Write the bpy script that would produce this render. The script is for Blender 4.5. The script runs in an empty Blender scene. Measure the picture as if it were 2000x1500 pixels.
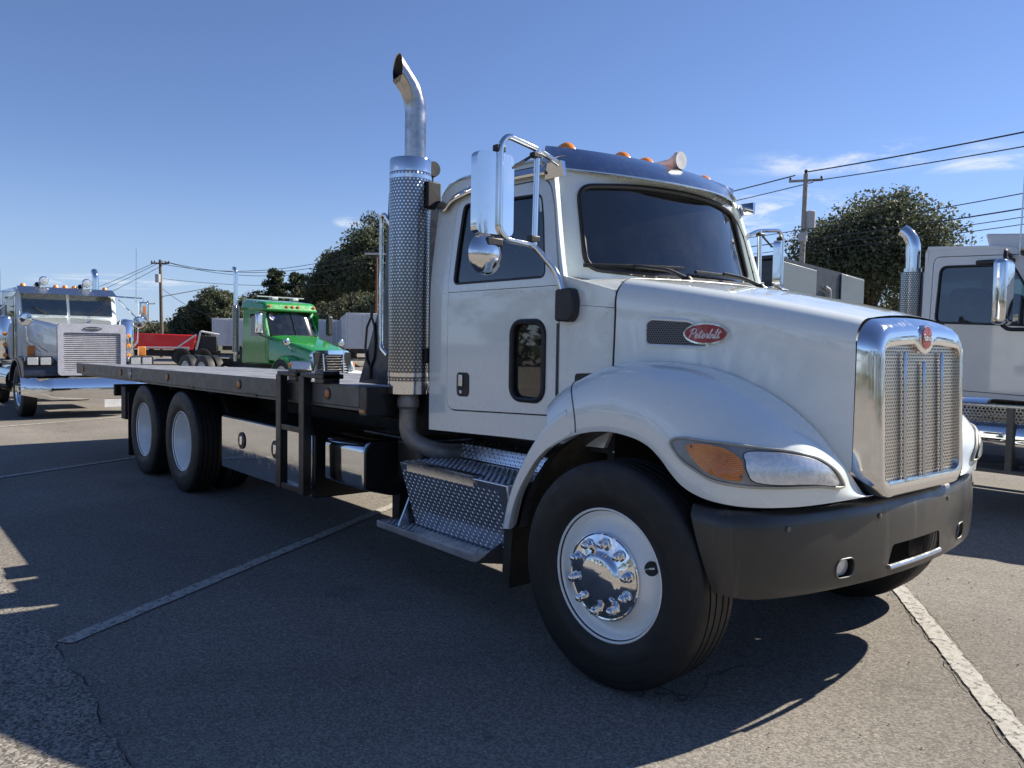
import bpy, bmesh, math, random
import numpy as np
from mathutils import Vector, Matrix
from mathutils.geometry import delaunay_2d_cdt

R = math.radians
sc = bpy.context.scene
col = sc.collection

# ------------------------------------------------------------------ camera, world, sun, exposure
# World frame: x = forward of the flatbed truck, y = its left, z = up, metres; origin under its front axle.
CAM = Vector((2.519, -3.914, 1.583)); YAW, PITCH, ROLL = 2.4436, -0.0494, 0.0156; FPX = 1561.4
_f = Vector((math.cos(PITCH) * math.cos(YAW), math.cos(PITCH) * math.sin(YAW), math.sin(PITCH)))
_r = Vector((math.sin(YAW), -math.cos(YAW), 0)); _u = _r.cross(_f)
_r2 = _r * math.cos(ROLL) + _u * math.sin(ROLL); _u2 = -_r * math.sin(ROLL) + _u * math.cos(ROLL)
cam = bpy.data.cameras.new('camera'); camo = bpy.data.objects.new('camera', cam); col.objects.link(camo)
camo.matrix_world = Matrix(((_r2.x, _u2.x, -_f.x, CAM.x), (_r2.y, _u2.y, -_f.y, CAM.y), (_r2.z, _u2.z, -_f.z, CAM.z), (0, 0, 0, 1)))
cam.sensor_width = 36.0; cam.lens = 36.0 * FPX / 2000.0; cam.clip_start = 0.05; cam.clip_end = 5000
sc.camera = camo

SUN_TO = Vector((0.35, 1.31, 1.0)).normalized()
SUN_EL = math.asin(SUN_TO.z); SUN_ROT = math.atan2(SUN_TO.x, SUN_TO.y)
world = bpy.data.worlds.new('World'); sc.world = world; world.use_nodes = True
wn, wl = world.node_tree.nodes, world.node_tree.links
for n in list(wn): wn.remove(n)
def wnode(t, **k):
    n = wn.new(t)
    for a, b in k.items(): setattr(n, a, b)
    return n
sky = wnode('ShaderNodeTexSky', sky_type='NISHITA', sun_disc=False, sun_elevation=SUN_EL, sun_rotation=SUN_ROT,
            altitude=0.0, air_density=0.85, dust_density=0.0, ozone_density=1.4)
tc = wnode('ShaderNodeTexCoord'); sep = wnode('ShaderNodeSeparateXYZ'); wl.new(tc.outputs['Generated'], sep.inputs[0])
def wmath(op, a, b=None):
    n = wnode('ShaderNodeMath', operation=op)
    for i, v in enumerate((a, b)):
        if v is None: continue
        if isinstance(v, (int, float)): n.inputs[i].default_value = v
        else: wl.new(v, n.inputs[i])
    return n.outputs[0]
zc = wmath('MAXIMUM', sep.outputs['Z'], 0.02)
px = wmath('DIVIDE', sep.outputs['X'], wmath('ADD', zc, 0.08)); py = wmath('DIVIDE', sep.outputs['Y'], wmath('ADD', zc, 0.08))
cmb = wnode('ShaderNodeCombineXYZ'); wl.new(px, cmb.inputs[0]); wl.new(py, cmb.inputs[1])
def wnoise(scale, detail, rough, loc, dist=0.0, sc3=(1, 1, 1)):
    m = wnode('ShaderNodeMapping'); m.inputs['Location'].default_value = loc; m.inputs['Scale'].default_value = sc3
    wl.new(cmb.outputs[0], m.inputs[0])
    t = wnode('ShaderNodeTexNoise'); wl.new(m.outputs[0], t.inputs['Vector'])
    t.inputs['Scale'].default_value = scale; t.inputs['Detail'].default_value = detail; t.inputs['Roughness'].default_value = rough
    t.inputs['Distortion'].default_value = dist
    return t.outputs['Fac']
def wramp(x, a, b):
    n = wnode('ShaderNodeMapRange', interpolation_type='SMOOTHSTEP'); wl.new(x, n.inputs['Value'])
    n.inputs['From Min'].default_value = a; n.inputs['From Max'].default_value = b
    return n.outputs[0]
def blob(cx, cy, ang, rt, rr):
    # one patch of thin cloud: an ellipse on the cloud layer, rt across the line of sight, rr along it
    m = wnode('ShaderNodeMapping', vector_type='TEXTURE'); m.inputs['Location'].default_value = (cx, cy, 0); m.inputs['Rotation'].default_value = (0, 0, ang); m.inputs['Scale'].default_value = (rt, rr, 1)
    wl.new(cmb.outputs[0], m.inputs[0]); ln = wnode('ShaderNodeVectorMath', operation='LENGTH'); wl.new(m.outputs[0], ln.inputs[0])
    n = wnode('ShaderNodeMapRange', interpolation_type='SMOOTHSTEP'); wl.new(ln.outputs['Value'], n.inputs['Value']); n.inputs['From Min'].default_value = 1.0; n.inputs['From Max'].default_value = 0.25
    return n.outputs[0]
big = None
for az, el, wid, dep in ((116.5, 12.2, 0.62, 0.26), (108.5, 11.4, 0.42, 0.16), (121.5, 9.2, 0.50, 0.60), (123.5, 8.3, 0.5, 0.5), (151.6, 8.25, 0.11, 0.22), (148.0, 4.0, 0.5, 0.5), (166.0, 3.6, 0.8, 0.5), (60.0, 14.0, 1.2, 0.8), (-40.0, 12.0, 1.4, 0.9), (-120.0, 16.0, 1.2, 0.8)):
    e_, a_ = R(el), R(az); rr_ = math.cos(e_) / (math.sin(e_) + 0.08); bl = blob(rr_ * math.cos(a_), rr_ * math.sin(a_), a_ - math.pi / 2, wid, dep); big = bl if big is None else wmath('MAXIMUM', big, bl)
fine = wramp(wnoise(3.4, 9, 0.66, (7.3, 2.2, 0), 0.5), 0.42, 0.72)
cloud = wmath('MULTIPLY', wmath('MULTIPLY', big, fine), 0.85)
mix = wnode('ShaderNodeMixRGB'); wl.new(cloud, mix.inputs[0])
low = wnode('ShaderNodeMixRGB'); low.inputs[2].default_value = (2.5, 3.5, 5.2, 1)     # pale air low over the horizon
wl.new(wmath('MULTIPLY', wramp(sep.outputs['Z'], 0.22, 0.0), 0.65), low.inputs[0])
hsv = wnode('ShaderNodeMixRGB', blend_type='MULTIPLY'); hsv.inputs[0].default_value = 1.0; hsv.inputs[2].default_value = (0.68, 0.735, 0.93, 1)
wl.new(sky.outputs[0], hsv.inputs[1]); wl.new(hsv.outputs[0], low.inputs[1]); wl.new(low.outputs[0], mix.inputs[1]); mix.inputs[2].default_value = (6.2, 6.5, 7.0, 1)
bg = wnode('ShaderNodeBackground'); bg.inputs['Strength'].default_value = 0.069
wl.new(mix.outputs[0], bg.inputs['Color'])
wo = wnode('ShaderNodeOutputWorld'); wl.new(bg.outputs[0], wo.inputs[0])

sun = bpy.data.lights.new('sun', 'SUN'); sun.energy = 4.1; sun.angle = R(0.53); sun.color = (1.0, 0.93, 0.82)
suno = bpy.data.objects.new('sun', sun); col.objects.link(suno)
suno.rotation_euler = SUN_TO.to_track_quat('Z', 'Y').to_euler(); suno.location = SUN_TO * 60

sc.view_settings.view_transform = 'Standard'; sc.view_settings.look = 'None'
sc.view_settings.exposure = 1.12; sc.view_settings.gamma = 1.0; sc.view_settings.use_curve_mapping = False
sc.render.engine = 'CYCLES'
sc.cycles.max_bounces = 8; sc.cycles.transparent_max_bounces = 16; sc.cycles.glossy_bounces = 5
sc.cycles.use_denoising = True; sc.cycles.sample_clamp_indirect = 6.0; sc.cycles.caustics_reflective = False; sc.cycles.caustics_refractive = False

# ------------------------------------------------------------------ materials
MATS = {}
class NT:
    """small helper round a material's node tree"""
    def __init__(s, name):
        s.m = bpy.data.materials.new(name); s.m.use_nodes = True; MATS[name] = s.m
        s.n, s.l = s.m.node_tree.nodes, s.m.node_tree.links
        s.p = s.n['Principled BSDF']; s.out = s.n['Material Output']
    def node(s, t, **k):
        n = s.n.new(t)
        for a, b in k.items(): setattr(n, a, b)
        return n
    def set(s, **k):
        for a, b in k.items():
            i = s.p.inputs[a.replace('_', ' ')]
            i.default_value = (*b, 1.0) if isinstance(b, tuple) and len(b) == 3 and i.type == 'RGBA' else b
        return s
    def coord(s, which='Object', scale=(1, 1, 1), loc=(0, 0, 0)):
        c = s.node('ShaderNodeTexCoord'); m = s.node('ShaderNodeMapping')
        m.inputs['Scale'].default_value = scale; m.inputs['Location'].default_value = loc
        s.l.new(c.outputs[which], m.inputs[0]); return m.outputs[0]
    def noise(s, scale, detail=3, rough=0.55, vec=None, dist=0.0):
        t = s.node('ShaderNodeTexNoise'); t.inputs['Scale'].default_value = scale; t.inputs['Detail'].default_value = detail
        t.inputs['Roughness'].default_value = rough; t.inputs['Distortion'].default_value = dist
        s.l.new(vec if vec is not None else s.coord(), t.inputs['Vector']); return t.outputs['Fac']
    def math(s, op, a, b=None, c=None):
        n = s.node('ShaderNodeMath', operation=op)
        for i, v in enumerate((a, b, c)):
            if v is None: continue
            if isinstance(v, (int, float)): n.inputs[i].default_value = v
            else: s.l.new(v, n.inputs[i])
        return n.outputs[0]
    def step(s, x, a, b, lo=0.0, hi=1.0):
        n = s.node('ShaderNodeMapRange', interpolation_type='SMOOTHSTEP'); s.l.new(x, n.inputs['Value'])
        for k, v in (('From Min', a), ('From Max', b), ('To Min', lo), ('To Max', hi)): n.inputs[k].default_value = v
        return n.outputs[0]
    def mix(s, f, a, b):
        n = s.node('ShaderNodeMixRGB')
        for i, v in enumerate((f, a, b)):
            if isinstance(v, tuple): n.inputs[i].default_value = (*v, 1.0)
            elif isinstance(v, (int, float)): n.inputs[i].default_value = v
            else: s.l.new(v, n.inputs[i])
        return n.outputs[0]
    def to(s, sock, inp): s.l.new(sock, s.p.inputs[inp.replace('_', ' ')]); return s
    def bump(s, h, strength, dist=0.01):
        b = s.node('ShaderNodeBump'); b.inputs['Strength'].default_value = strength; b.inputs['Distance'].default_value = dist
        s.l.new(h, b.inputs['Height']); s.l.new(b.outputs[0], s.p.inputs['Normal']); return s
    def hexdots(s, vec, pitch, rad):
        """mask (1 inside a dot) of a staggered lattice of round dots over the first two axes of vec"""
        ds = []
        for off in (0.0, 0.5):
            sp = s.node('ShaderNodeSeparateXYZ'); s.l.new(vec, sp.inputs[0])
            a = s.math('SUBTRACT', s.math('FRACT', s.math('ADD', s.math('DIVIDE', sp.outputs[0], pitch), off + 100)), 0.5)
            b = s.math('SUBTRACT', s.math('FRACT', s.math('ADD', s.math('DIVIDE', sp.outputs[1], pitch * 1.732), off + 100)), 0.5)
            b = s.math('MULTIPLY', b, 1.732)
            ds.append(s.math('SQRT', s.math('ADD', s.math('MULTIPLY', a, a), s.math('MULTIPLY', b, b))))
        return s.step(s.math('MINIMUM', ds[0], ds[1]), rad * 1.12, rad * 0.88)

def paint(name, c, rough=0.32, coat=0.9, spec=0.5, dirt=0.05, wav=0.0):
    t = NT(name); t.set(Roughness=rough, Coat_Weight=coat, Coat_Roughness=0.05, Coat_IOR=1.72)
    d = t.noise(2.2, 6, 0.65)
    t.to(t.mix(t.step(d, 0.45, 0.8, 0.0, dirt * 6), c, tuple(x * 0.72 * k for x, k in zip(c, (1.0, .97, .9)))), 'Base_Color')
    t.to(t.step(t.noise(9, 4), 0.3, 0.8, rough - 0.05, rough + 0.1), 'Roughness')
    if wav: t.bump(t.noise(1.6, 1.0, 0.4), wav, 0.02)
    return t.m
def plain(name, c, rough=0.5, metal=0.0, vary=0.12, bump=0.0, bscale=60, coat=0.0, rv=0.08):
    t = NT(name); t.set(Metallic=metal, Roughness=rough, Coat_Weight=coat)
    n = t.noise(7.0, 5, 0.6)
    t.to(t.mix(t.step(n, 0.35, 0.7), tuple(x * (1 - vary) for x in c), tuple(min(1, x * (1 + vary)) for x in c)), 'Base_Color')
    t.to(t.step(t.noise(15, 4), 0.3, 0.75, max(0.02, rough - rv), rough + rv), 'Roughness')
    if bump: t.bump(t.noise(bscale, 4), bump, 0.004)
    return t.m
def chrome(name, c=(0.80, 0.80, 0.80), rough=0.05, wav=0.12, ws=5.0):
    t = NT(name); t.set(Metallic=1.0, Base_Color=c)
    t.to(t.step(t.noise(22, 5, 0.65), 0.4, 0.8, rough, rough + 0.12), 'Roughness')
    if wav: t.bump(t.noise(ws, 2, 0.5), wav, 0.01)
    return t.m
def glass(name, tint, refl=1.0, dust=0.03):
    t = NT(name); t.n.remove(t.p)
    tr = t.node('ShaderNodeBsdfTransparent'); tr.inputs[0].default_value = (*tint, 1)
    gl = t.node('ShaderNodeBsdfGlossy'); gl.inputs['Roughness'].default_value = 0.02; gl.inputs[0].default_value = (refl, refl, refl, 1)
    fr = t.node('ShaderNodeFresnel'); fr.inputs['IOR'].default_value = 1.9
    df = t.node('ShaderNodeBsdfDiffuse'); df.inputs[0].default_value = (0.5, 0.48, 0.44, 1)
    m1 = t.node('ShaderNodeMixShader'); m2 = t.node('ShaderNodeMixShader')
    t.l.new(t.step(t.noise(5, 6, 0.7), 0.35, 0.8, dust * 0.4, dust * 2), m2.inputs[0])
    t.l.new(tr.outputs[0], m2.inputs[1]); t.l.new(df.outputs[0], m2.inputs[2])
    t.l.new(fr.outputs[0], m1.inputs[0]); t.l.new(m2.outputs[0], m1.inputs[1]); t.l.new(gl.outputs[0], m1.inputs[2])
    t.l.new(m1.outputs[0], t.out.inputs[0]); return t.m

M_white = paint('white_paint', (0.83, 0.885, 0.85), 0.24, 1.0, dirt=0.0, wav=0.008)
M_white2 = paint('white_paint_worn', (0.72, 0.72, 0.70), 0.38, 0.6, dirt=0.06)
M_wheel = paint('white_wheel_paint', (0.92, 0.95, 0.93), 0.40, 0.9, dirt=0.05)
M_black = plain('black_paint', (0.010, 0.010, 0.011), 0.42, 0, 0.3, coat=0.1)
M_chassis = plain('chassis_black', (0.014, 0.014, 0.015), 0.62, 0, 0.35, 0.3, 40)
M_rubber = plain('tyre_rubber', (0.013, 0.013, 0.0125), 0.58, 0, 0.2, 0.15, 90)
M_plastic = plain('black_plastic', (0.02, 0.02, 0.022), 0.5, 0, 0.2, 0.2, 120)
M_gasket = plain('black_gasket', (0.012, 0.012, 0.013), 0.45, 0, 0.2)
M_chrome = chrome('chrome')
M_mirror = chrome('polished_stainless', (0.72, 0.73, 0.74), 0.04, 0.10, 3.0)
M_alu = chrome('brushed_aluminium', (0.62, 0.63, 0.64), 0.22, 0.0)
M_stainless = chrome('stainless_visor', (0.33, 0.36, 0.43), 0.12, 0.03, 2.0)
M_galv = plain('raw_exhaust_steel', (0.32, 0.29, 0.26), 0.55, 0.6, 0.25, 0.2, 30)
M_deck = plain('deck_steel', (0.30, 0.30, 0.31), 0.5, 0.25, 0.25, 0.3, 25)
M_rail = plain('rail_grey_paint', (0.125, 0.118, 0.105), 0.48, 0, 0.18, 0.1, 30)
M_navy = plain('dark_navy_paint', (0.016, 0.024, 0.045), 0.4, 0, 0.2, coat=0.3)
M_amber = plain('amber_lens', (0.95, 0.30, 0.02), 0.25, 0, 0.12, coat=0.6)
M_amber_dull = plain('amber_lens_dull', (0.60, 0.20, 0.035), 0.35, 0, 0.2, coat=0.4)
t = NT('amber_ribbed_lens'); t.set(Roughness=0.28, Coat_Weight=0.8)
wv = t.node('ShaderNodeTexWave', bands_direction='Z'); wv.inputs['Scale'].default_value = 42; t.l.new(t.coord(), wv.inputs['Vector'])
t.to(t.mix(t.step(t.noise(9, 3), 0.3, 0.7), (0.62, 0.17, 0.02), (0.85, 0.30, 0.05)), 'Base_Color'); t.bump(wv.outputs['Fac'], 0.5, 0.004); M_amber_rib = t.m
M_red = plain('red_lens', (0.45, 0.02, 0.015), 0.3, 0, 0.1, coat=0.5)
M_glass = glass('windshield_glass', (0.16, 0.23, 0.27), 1.0, 0.025)
M_sideglass = glass('side_glass', (0.30, 0.38, 0.37), 1.0, 0.03)
M_dark = plain('dark_interior', (0.045, 0.045, 0.047), 0.75, 0, 0.2)
M_seat = plain('grey_seat_cloth', (0.11, 0.11, 0.115), 0.85, 0, 0.2)
M_badge = plain('badge_red', (0.34, 0.022, 0.03), 0.3, 0, 0.08, coat=0.8)
M_ivory = plain('badge_white', (0.75, 0.74, 0.72), 0.4)
M_label = plain('print_white', (0.62, 0.62, 0.60), 0.6)
M_grey = plain('grey_plastic_liner', (0.085, 0.085, 0.09), 0.6, 0, 0.2)
M_greenp = paint('green_paint', (0.025, 0.30, 0.045), 0.3, 0.9, dirt=0.04)
M_redp = paint('red_paint', (0.78, 0.015, 0.02), 0.35, 0.6, dirt=0.05)
M_maroon = paint('maroon_paint', (0.14, 0.012, 0.025), 0.4, 0.4)
M_trailer = paint('trailer_white', (0.58, 0.60, 0.63), 0.5, 0.1, dirt=0.08)
M_bluegrey = paint('pale_blue_panel', (0.17, 0.215, 0.24), 0.5, 0.1, dirt=0.10)
M_wood = plain('weathered_pole_wood', (0.15, 0.115, 0.085), 0.85, 0, 0.3, 0.5, 30)
M_concrete = plain('concrete_pole', (0.34, 0.32, 0.29), 0.85, 0, 0.2)
M_wire = plain('black_cable', (0.03, 0.03, 0.032), 0.6)
M_bark = plain('bark', (0.075, 0.058, 0.042), 0.9, 0, 0.35, 0.6, 12)
M_bars = plain('bright_grille_metal', (0.62, 0.62, 0.67), 0.32, 0.25, 0.08, coat=0.5)
M_lamp = plain('lamp_grey', (0.45, 0.46, 0.47), 0.5)

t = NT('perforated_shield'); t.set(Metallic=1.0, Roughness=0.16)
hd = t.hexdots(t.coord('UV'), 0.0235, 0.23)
t.to(t.mix(hd, (0.20, 0.20, 0.21), (0.88, 0.88, 0.87)), 'Base_Color'); t.bump(hd, 0.9, 0.004); M_perf = t.m  # dimples catching light: their glint is put into the bright dot colour

def mesh_sheet(name, axes, pitch, rad, c, metal, rough):
    t = NT(name); t.set(Metallic=metal, Roughness=rough, Base_Color=c)
    c0 = t.coord('Object'); sp = t.node('ShaderNodeSeparateXYZ'); t.l.new(c0, sp.inputs[0])
    cb = t.node('ShaderNodeCombineXYZ'); t.l.new(sp.outputs[axes[0]], cb.inputs[0]); t.l.new(sp.outputs[axes[1]], cb.inputs[1])
    h = t.hexdots(cb.outputs[0], pitch, rad)
    t.to(t.math('SUBTRACT', 1.0, h), 'Alpha'); return t.m
M_grillemesh = mesh_sheet('grille_mesh', (1, 2), 0.0175, 0.31, (0.66, 0.62, 0.57), 0.9, 0.28)
M_ventmesh = mesh_sheet('vent_mesh', (0, 2), 0.012, 0.34, (0.16, 0.16, 0.165), 0.4, 0.4)
M_tankperf = mesh_sheet('perforated_step', (0, 2), 0.034, 0.30, (0.75, 0.75, 0.76), 1.0, 0.15)

t = NT('headlight_lens'); t.set(Metallic=0.45, Roughness=0.22, Coat_Weight=1.0, Coat_Roughness=0.06)
t.to(t.mix(t.step(t.noise(40, 5, 0.7), 0.35, 0.7), (0.66, 0.68, 0.69), (0.86, 0.87, 0.86)), 'Base_Color')
t.bump(t.noise(55, 4), 0.35, 0.004); M_lens = t.m

t = NT('exhaust_pipe'); t.set(Metallic=1.0)
sp = t.node('ShaderNodeSeparateXYZ'); t.l.new(t.coord('Object'), sp.inputs[0])
nn = t.noise(6, 5, 0.7)
t.to(t.mix(t.step(nn, 0.45, 0.75), (0.50, 0.48, 0.47), (0.26, 0.22, 0.19)), 'Base_Color')
t.to(t.step(t.noise(10, 4), 0.3, 0.7, 0.14, 0.30), 'Roughness'); M_pipe = t.m

t = NT('bumper_paint'); t.set(Roughness=0.38, Coat_Weight=0.35, Coat_Roughness=0.15)
st = t.noise(1.0, 6, 0.6, t.coord('Object', (14, 14, 0.9)))
t.to(t.mix(t.step(st, 0.56, 0.78), (0.030, 0.029, 0.025), (0.11, 0.10, 0.085)), 'Base_Color')
t.to(t.step(t.noise(6, 5), 0.3, 0.7, 0.3, 0.5), 'Roughness'); M_bumper = t.m

def asphalt(name, base, coarse, crack=True, lo=0.66, hi=1.26):
    t = NT(name); t.set(Roughness=0.9, Specular_IOR_Level=0.25)
    v = t.coord('Object')
    agg = t.node('ShaderNodeTexVoronoi'); agg.inputs['Scale'].default_value = coarse; t.l.new(v, agg.inputs['Vector'])
    spc = t.node('ShaderNodeSeparateColor'); t.l.new(agg.outputs['Color'], spc.inputs[0])
    g = t.math('ADD', t.step(spc.outputs[0], 0.0, 1.0, lo, hi), t.step(spc.outputs[1], 0.90, 1.0, 0.0, 0.55))
    fine = t.step(t.noise(260, 3, 0.7, v), 0.3, 0.7, 0.75, 1.25)
    patch = t.step(t.noise(0.35, 6, 0.6, v, 0.6), 0.3, 0.7, 0.82, 1.14)
    stain = t.math('MULTIPLY', t.step(t.noise(1.7, 5, 0.6, v, 0.3), 0.58, 0.78, 1.0, 0.72), t.step(t.noise(7.0, 3, 0.5, v, 0.2), 0.68, 0.76, 1.0, 0.62))
    k = t.math('MULTIPLY', t.math('MULTIPLY', g, fine), t.math('MULTIPLY', patch, stain))
    colr = t.node('ShaderNodeMixRGB', blend_type='MULTIPLY'); colr.inputs[0].default_value = 1.0
    colr.inputs[1].default_value = (*base, 1); gg = t.node('ShaderNodeCombineXYZ')
    for i in range(3): t.l.new(k, gg.inputs[i])
    t.l.new(gg.outputs[0], colr.inputs[2]); outc = colr.outputs[0]
    h = t.math('ADD', t.math('MULTIPLY', agg.outputs['Distance'], -1.0), t.math('MULTIPLY', t.noise(120, 3, 0.6, v), 0.6))
    if crack:
        vc = t.node('ShaderNodeTexVoronoi', feature='DISTANCE_TO_EDGE'); vc.inputs['Scale'].default_value = 0.30
        wob = t.node('ShaderNodeTexNoise'); wob.inputs['Scale'].default_value = 1.8; wob.inputs['Detail'].default_value = 6; t.l.new(v, wob.inputs['Vector'])
        ad = t.node('ShaderNodeVectorMath', operation='MULTIPLY_ADD'); t.l.new(wob.outputs['Color'], ad.inputs[0]); ad.inputs[1].default_value = (0.9, 0.9, 0); t.l.new(v, ad.inputs[2])
        t.l.new(ad.outputs[0], vc.inputs['Vector'])
        cm = t.math('MULTIPLY', t.step(vc.outputs['Distance'], 0.0, 0.0035, 1, 0), t.step(t.noise(0.5, 2, 0.5, v), 0.60, 0.70))
        outc = t.mix(t.math('MULTIPLY', cm, 0.8), outc, (0.02, 0.02, 0.02))
    t.l.new(outc, t.p.inputs['Base Color']); t.bump(h, 0.28, 0.004); return t.m
M_asph = asphalt('lot_asphalt', (0.212, 0.192, 0.163), 110)
M_asph2 = asphalt('old_asphalt', (0.245, 0.224, 0.192), 95, False, 0.40, 1.45)
t = NT('worn_line_paint'); t.set(Roughness=0.85)
w = t.step(t.noise(22, 8, 0.75), 0.33, 0.50)
t.to(t.mix(t.step(t.noise(30, 5), 0.3, 0.7), (0.34, 0.32, 0.28), (0.46, 0.44, 0.39)), 'Base_Color'); t.to(w, 'Alpha')
t.bump(t.noise(90, 3), 0.4, 0.004); M_line = t.m
t = NT('crack_filler'); t.set(Roughness=0.9, Base_Color=(0.02, 0.02, 0.02)); M_crack = t.m
t = NT('field_grass'); t.set(Roughness=0.95)
t.to(t.mix(t.step(t.noise(0.05, 6), 0.35, 0.65), (0.055, 0.075, 0.025), (0.12, 0.105, 0.06)), 'Base_Color'); M_field = t.m
def leafmat(name, a, b):
    t = NT(name); t.set(Roughness=0.62, Specular_IOR_Level=0.3)
    at = t.node('ShaderNodeAttribute', attribute_name='tint')
    t.to(t.mix(at.outputs['Fac'], a, b), 'Base_Color')
    tl = t.node('ShaderNodeBsdfTranslucent'); t.l.new(t.mix(at.outputs['Fac'], tuple(x * 1.3 for x in a), tuple(x * 1.3 for x in b)), tl.inputs[0])
    mx = t.node('ShaderNodeMixShader'); mx.inputs[0].default_value = 0.28
    t.l.new(t.p.outputs[0], mx.inputs[1]); t.l.new(tl.outputs[0], mx.inputs[2]); t.l.new(mx.outputs[0], t.out.inputs[0])
    return t.m
M_leaf = leafmat('leaf_green', (0.064, 0.080, 0.048), (0.135, 0.150, 0.085))
M_leaf2 = leafmat('leaf_olive', (0.070, 0.080, 0.046), (0.155, 0.150, 0.085))
M_pine = leafmat('pine_needle', (0.030, 0.050, 0.022), (0.085, 0.105, 0.045))

# ------------------------------------------------------------------ mesh helpers
def catmull(P, n=8, closed=False):
    P = [Vector(p) for p in P]; out = []; m = len(P)
    for i in range(m if closed else m - 1):
        p1, p2 = P[i], P[(i + 1) % m]
        p0 = P[i - 1] if (closed or i) else p1; p3 = P[(i + 2) % m] if (closed or i + 2 < m) else p2
        for k in range(n):
            t = k / n
            out.append(0.5 * ((2 * p1) + (p2 - p0) * t + (2 * p0 - 5 * p1 + 4 * p2 - p3) * t * t + (-p0 + 3 * p1 - 3 * p2 + p3) * t ** 3))
    if not closed: out.append(P[-1])
    return out
def rounded(P, r, n=4):
    """polyline with its inner corners rounded"""
    P = [Vector(p) for p in P]; out = [P[0]]
    for i in range(1, len(P) - 1):
        a, b = (P[i - 1] - P[i]), (P[i + 1] - P[i]); d = min(r, a.length * 0.45, b.length * 0.45)
        p, q = P[i] + a.normalized() * d, P[i] + b.normalized() * d
        for k in range(n + 1):
            t = k / n; out.append(p * (1 - t) ** 2 + P[i] * 2 * t * (1 - t) + q * t * t)
    return out + [P[-1]]
def rrect(a0, b0, a1, b1, r, n=5):
    out = []
    for cx, cy, s in ((a1 - r, b0 + r, -90), (a1 - r, b1 - r, 0), (a0 + r, b1 - r, 90), (a0 + r, b0 + r, 180)):
        for k in range(n + 1):
            t = R(s + 90 * k / n); out.append((cx + r * math.cos(t), cy + r * math.sin(t)))
    return out
def rpoly(P, r, n=4):
    """closed 2-d polygon with rounded corners"""
    P = [Vector((p[0], p[1])) for p in P]; out = []
    for i in range(len(P)):
        a, b = P[i - 1] - P[i], P[(i + 1) % len(P)] - P[i]; d = min(r, a.length * 0.45, b.length * 0.45)
        p, q = P[i] + a.normalized() * d, P[i] + b.normalized() * d
        for k in range(n + 1):
            t = k / n; v = p * (1 - t) ** 2 + P[i] * 2 * t * (1 - t) + q * t * t; out.append((v.x, v.y))
    return out
def inside(p, poly):
    x, y = p; c = False; j = len(poly) - 1
    for i in range(len(poly)):
        xi, yi = poly[i]; xj, yj = poly[j]
        if (yi > y) != (yj > y) and x < (xj - xi) * (y - yi) / (yj - yi) + xi: c = not c
        j = i
    return c
def densify(P, d, closed=True):
    out = []
    for i in range(len(P) if closed else len(P) - 1):
        a, b = P[i], P[(i + 1) % len(P)]; n = max(1, int(math.hypot(b[0] - a[0], b[1] - a[1]) / d))
        for k in range(n): out.append((a[0] + (b[0] - a[0]) * k / n, a[1] + (b[1] - a[1]) * k / n))
    return out

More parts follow.
